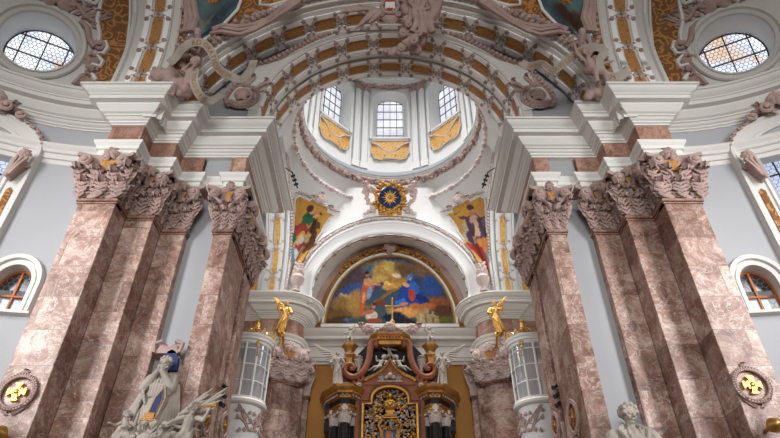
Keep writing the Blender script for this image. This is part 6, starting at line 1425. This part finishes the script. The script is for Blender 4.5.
# right group
rt = thing('scroll_banner', 'long pink stucco scroll lettered SANCTIFICAVI over the right pier', 'banner', at(580, 65, 1.12))
ribbon('upper_ribbon', [(521, 62, 1.17), (530, 66, 1.16), (542, 64, 1.14), (552, 70, 1.13), (560, 66, 1.12), (572, 57, 1.105), (584, 49, 1.09), (597, 47, 1.088), (606, 52, 1.09)], rt, .0125, texts=(('SANCTIFICAVI LOCVM', .10, .020),))
ribbon('lower_ribbon', [(606, 51, 1.08), (600, 60, 1.09), (602, 70, 1.09), (611, 77, 1.09), (622, 75, 1.09), (630, 70, 1.09)], rt, .0125, texts=(('ISTVM', .42, .019),))
F = FM(at(597, 85, 1.10), .165, (.95, .2, 0), (.2, -.95, 0))
statue('cherub', lambda g: putto(g, dict(lh=(-.26, .98, .08), le=(-.24, .78, .05), rh=(.36, .66, .08), re=(.24, .62, .04), look=(-.2, -.5, 1), lf=(.0, .02, .02), lk=(-.04, .24, .12), rf=(.22, -.02, .0), rk=(.16, .22, .10))), F, 'pink', 'standing pink stucco cherub holding up the right scroll on the right pier', 'statue', vox=.02)
g = MB(); cloud(g, ((598, 93, .9), (606, 90, .8), (590, 96, .7)), 1.135, .024, 4); g.build('stucco_cloud', M['pink'], props=T('pink stucco cloud on the right pier cornice beneath the standing cherub', 'stucco ornament'), remesh=.03, smooth=180)
# ---------------------------------------------------------------- cartouche at the crown of the arches
rt = thing('coat_of_arms', 'pink stucco cartouche with red and white shield, wing, drapery and clouds at the arch crown', 'stucco ornament', at(392, 30, 1.12))
c = at(390, 7, 1.13); f = frame(c, (1, 0, 0), (0, -1, -.25), (0, -.25, 1))
MB(f).plate([(-.018, .05), (.018, .05), (.018, -.012), (.010, -.022), (0, -.026), (-.010, -.022), (-.018, -.012)], 0, .008, .05).build('shield', M['white'], rt)
g = MB(f); g.plate([(-.0178, .05), (.0178, .05), (.0178, .016), (-.0178, .016)], .008, .0088); g.plate([(-.013, -.012), (.013, -.012), (.008, -.022), (0, -.025), (-.008, -.022)], .0078, .0090); g.build('red_bar', M['red'], rt)
g = MB(f)
for e in (1, -1):
    g.tube([(e*.024, .06, .004), (e*.022, .02, .006), (e*.030, -.005, .008), (e*.020, -.03, .008), (0, -.035, .006)], .007, 8); g.volute(e*.032, .03, .004, .016, 1.3, e); g.volute(e*.026, -.038, .004, .014, 1.3, -e)
g.spray(0, -.055, .004, .028, 7, .6, .6, radians(180), radians(360)); g.plate([(-.028, .06), (.028, .06), (.028, -.02), (0, -.05), (-.028, -.02)], -.02, -.001); g.build('cartouche_frame', M['pink'], rt)
g = MB(lambda p: Vector(at(p[0], p[1], 1.13+p[2])))
def pxw(g, pts, n): pass
F = FM(at(379, 14, 1.135), .12)
def eagle(g):
    g.capsule((.0, .1, 0), (-.2, -.05, 0), .11, .13); g.capsule((-.2, -.05, 0), (-.55, -.62, .02), .13, .05); g.capsule((.05, .05, 0), (-.25, -.5, .05), .08, .05)
    for k in range(8):
        t = k/7; a = Vector((-.05-.10*k, .28+.02*k, -.04)); d = Vector((-.5-.3*t, .25-.9*t, 0)).normalized()
        g.capsule(a, a+d*.26, .06, .06, 6); g.capsule(a+d*.26, a+d*(.62-.1*t), .06, .022, 6); g.capsule(a+Vector((.02, -.10, .05)), a+Vector((.02, -.10, .05))+d*.36, .05, .03, 6); g.capsule(a, Vector((-.05, .12, 0)), .06, .08, 6)
    for k in range(6): a = Vector((-.2-.07*k, -.1-.1*k, .04)); g.capsule(a, a+Vector((-.10, -.26, .02)), .045, .02, 6)
statue('wing', eagle, F, 'pink', parent=rt, vox=.016)
g = MB()
for k in range(7):
    x = 411+4.6*k; dd_ = 1.12-(.014 if k % 2 else 0)
    C = catmull([at(x-5+5*sin(k*1.7), -16, dd_), at(x+4*sin(k*2.1), -2, dd_-.01), at(x+3*cos(k*1.3)-2, 12, dd_), at(x-2+3*sin(k), 22, dd_-.006), at(x-4+1.2*k*.5, 28+5*sin(pi*k/6)+(2 if k % 2 else 0), dd_+.01)], 16)
    g.tube(C, lambda u: (.0135 if k % 2 else .0105)+.004*sin(5*u+k), 8)
for k in range(4): g.tube(catmull([at(409+8*k, 2+5*k, 1.105), at(418+5*k, 10+4*k, 1.095), at(430+3*k, 8+5*k, 1.105)], 10), .006, 6)
g.build('drapery', M['pink'], rt, remesh=.016, smooth=180)
for (x, y, r, d) in ((404, 33, .020, 1), (413, 40, .022, -1), (402, 48, .018, 1), (418, 33, .018, -1), (409, 24, .017, 1), (391, 53, .013, -1)):
    c = at(x, y, 1.10); G = MB(frame(c, (1, 0, 0), (0, -.8, -.6), (0, -.6, .8))); G.volute(0, 0, 0, r, 1.4, d, .36, bulge=.3); G.build('cloud_scroll', M['pink'], rt)
g = MB(); cloud(g, ((404, 2, .9), (406, 12, .9), (409, 22, 1.0), (407, 32, 1.1), (414, 36, 1.2), (420, 40, .9), (408, 44, 1.1), (416, 49, .9), (396, 51, .7), (388, 53, .6)), 1.14, .023, 5); g.build('cloud', M['pink'], rt, remesh=.018, smooth=180)
# ---------------------------------------------------------------- light and camera
w = bpy.data.worlds.new('World'); SC.world = w; w.use_nodes = True
bg = w.node_tree.nodes['Background']; bg.inputs[0].default_value = (.93, .96, 1.0, 1); bg.inputs[1].default_value = .2
def area(name, loc, to, sx_, sy_, power, col=(1, 1, 1), spread=180):
    L = bpy.data.lights.new(name, 'AREA'); L.shape = 'RECTANGLE'; L.size = sx_*U; L.size_y = sy_*U; L.energy = power; L.color = col
    o = bpy.data.objects.new(name, L); COL.objects.link(o); L.spread = radians(spread); o.location = Wd(loc); d = Wd(to)-Wd(loc); o.rotation_euler = d.to_track_quat('-Z', 'Y').to_euler(); return o
for sx in (1, -1):
    area('transept_window_daylight', (-1.28*sx, .42, .85), (-.74*sx, 1.2, .7), .26, .8, 540, (.97, .98, 1), 84)
area('nave_window_daylight', (0, -2.6, .9), (0, 1.3, 1.35), 1.6, 1.0, 3300, (1, .99, .97), 110)
area('dome_top_fill', (0, DY, 3.25), (0, DY+.03, 1.0), .35, .35, 1250, (1, 1, 1), 60)  # added lamp, unseen in the dome top, brightening the bay and altar below
for sx in (1, -1):
    area('choir_recess_fill', (-.765*sx, 1.93, 1.62), (.4*sx, 2.3, 1.3), .3, .4, 330, (1, 1, 1), 110)  # unseen fill lamps added in the side recesses to brighten the choir; no windows there
cam = bpy.data.cameras.new('Camera'); co = bpy.data.objects.new('Camera', cam); COL.objects.link(co); SC.camera = co
cam.sensor_width = 36; cam.lens = FPX/780*36; cam.clip_start = .05; cam.clip_end = 500
co.location = (0, 0, EYE); co.rotation_euler = (pi/2+TH, 0, 0)
SC.view_settings.view_transform = 'Standard'; SC.view_settings.look = 'None'; SC.view_settings.gamma = 1; SC.view_settings.exposure = 0.0
SC.view_settings.use_curve_mapping = False
SC.cycles.max_bounces = 6; SC.cycles.diffuse_bounces = 4
SC.cycles.use_denoising = True
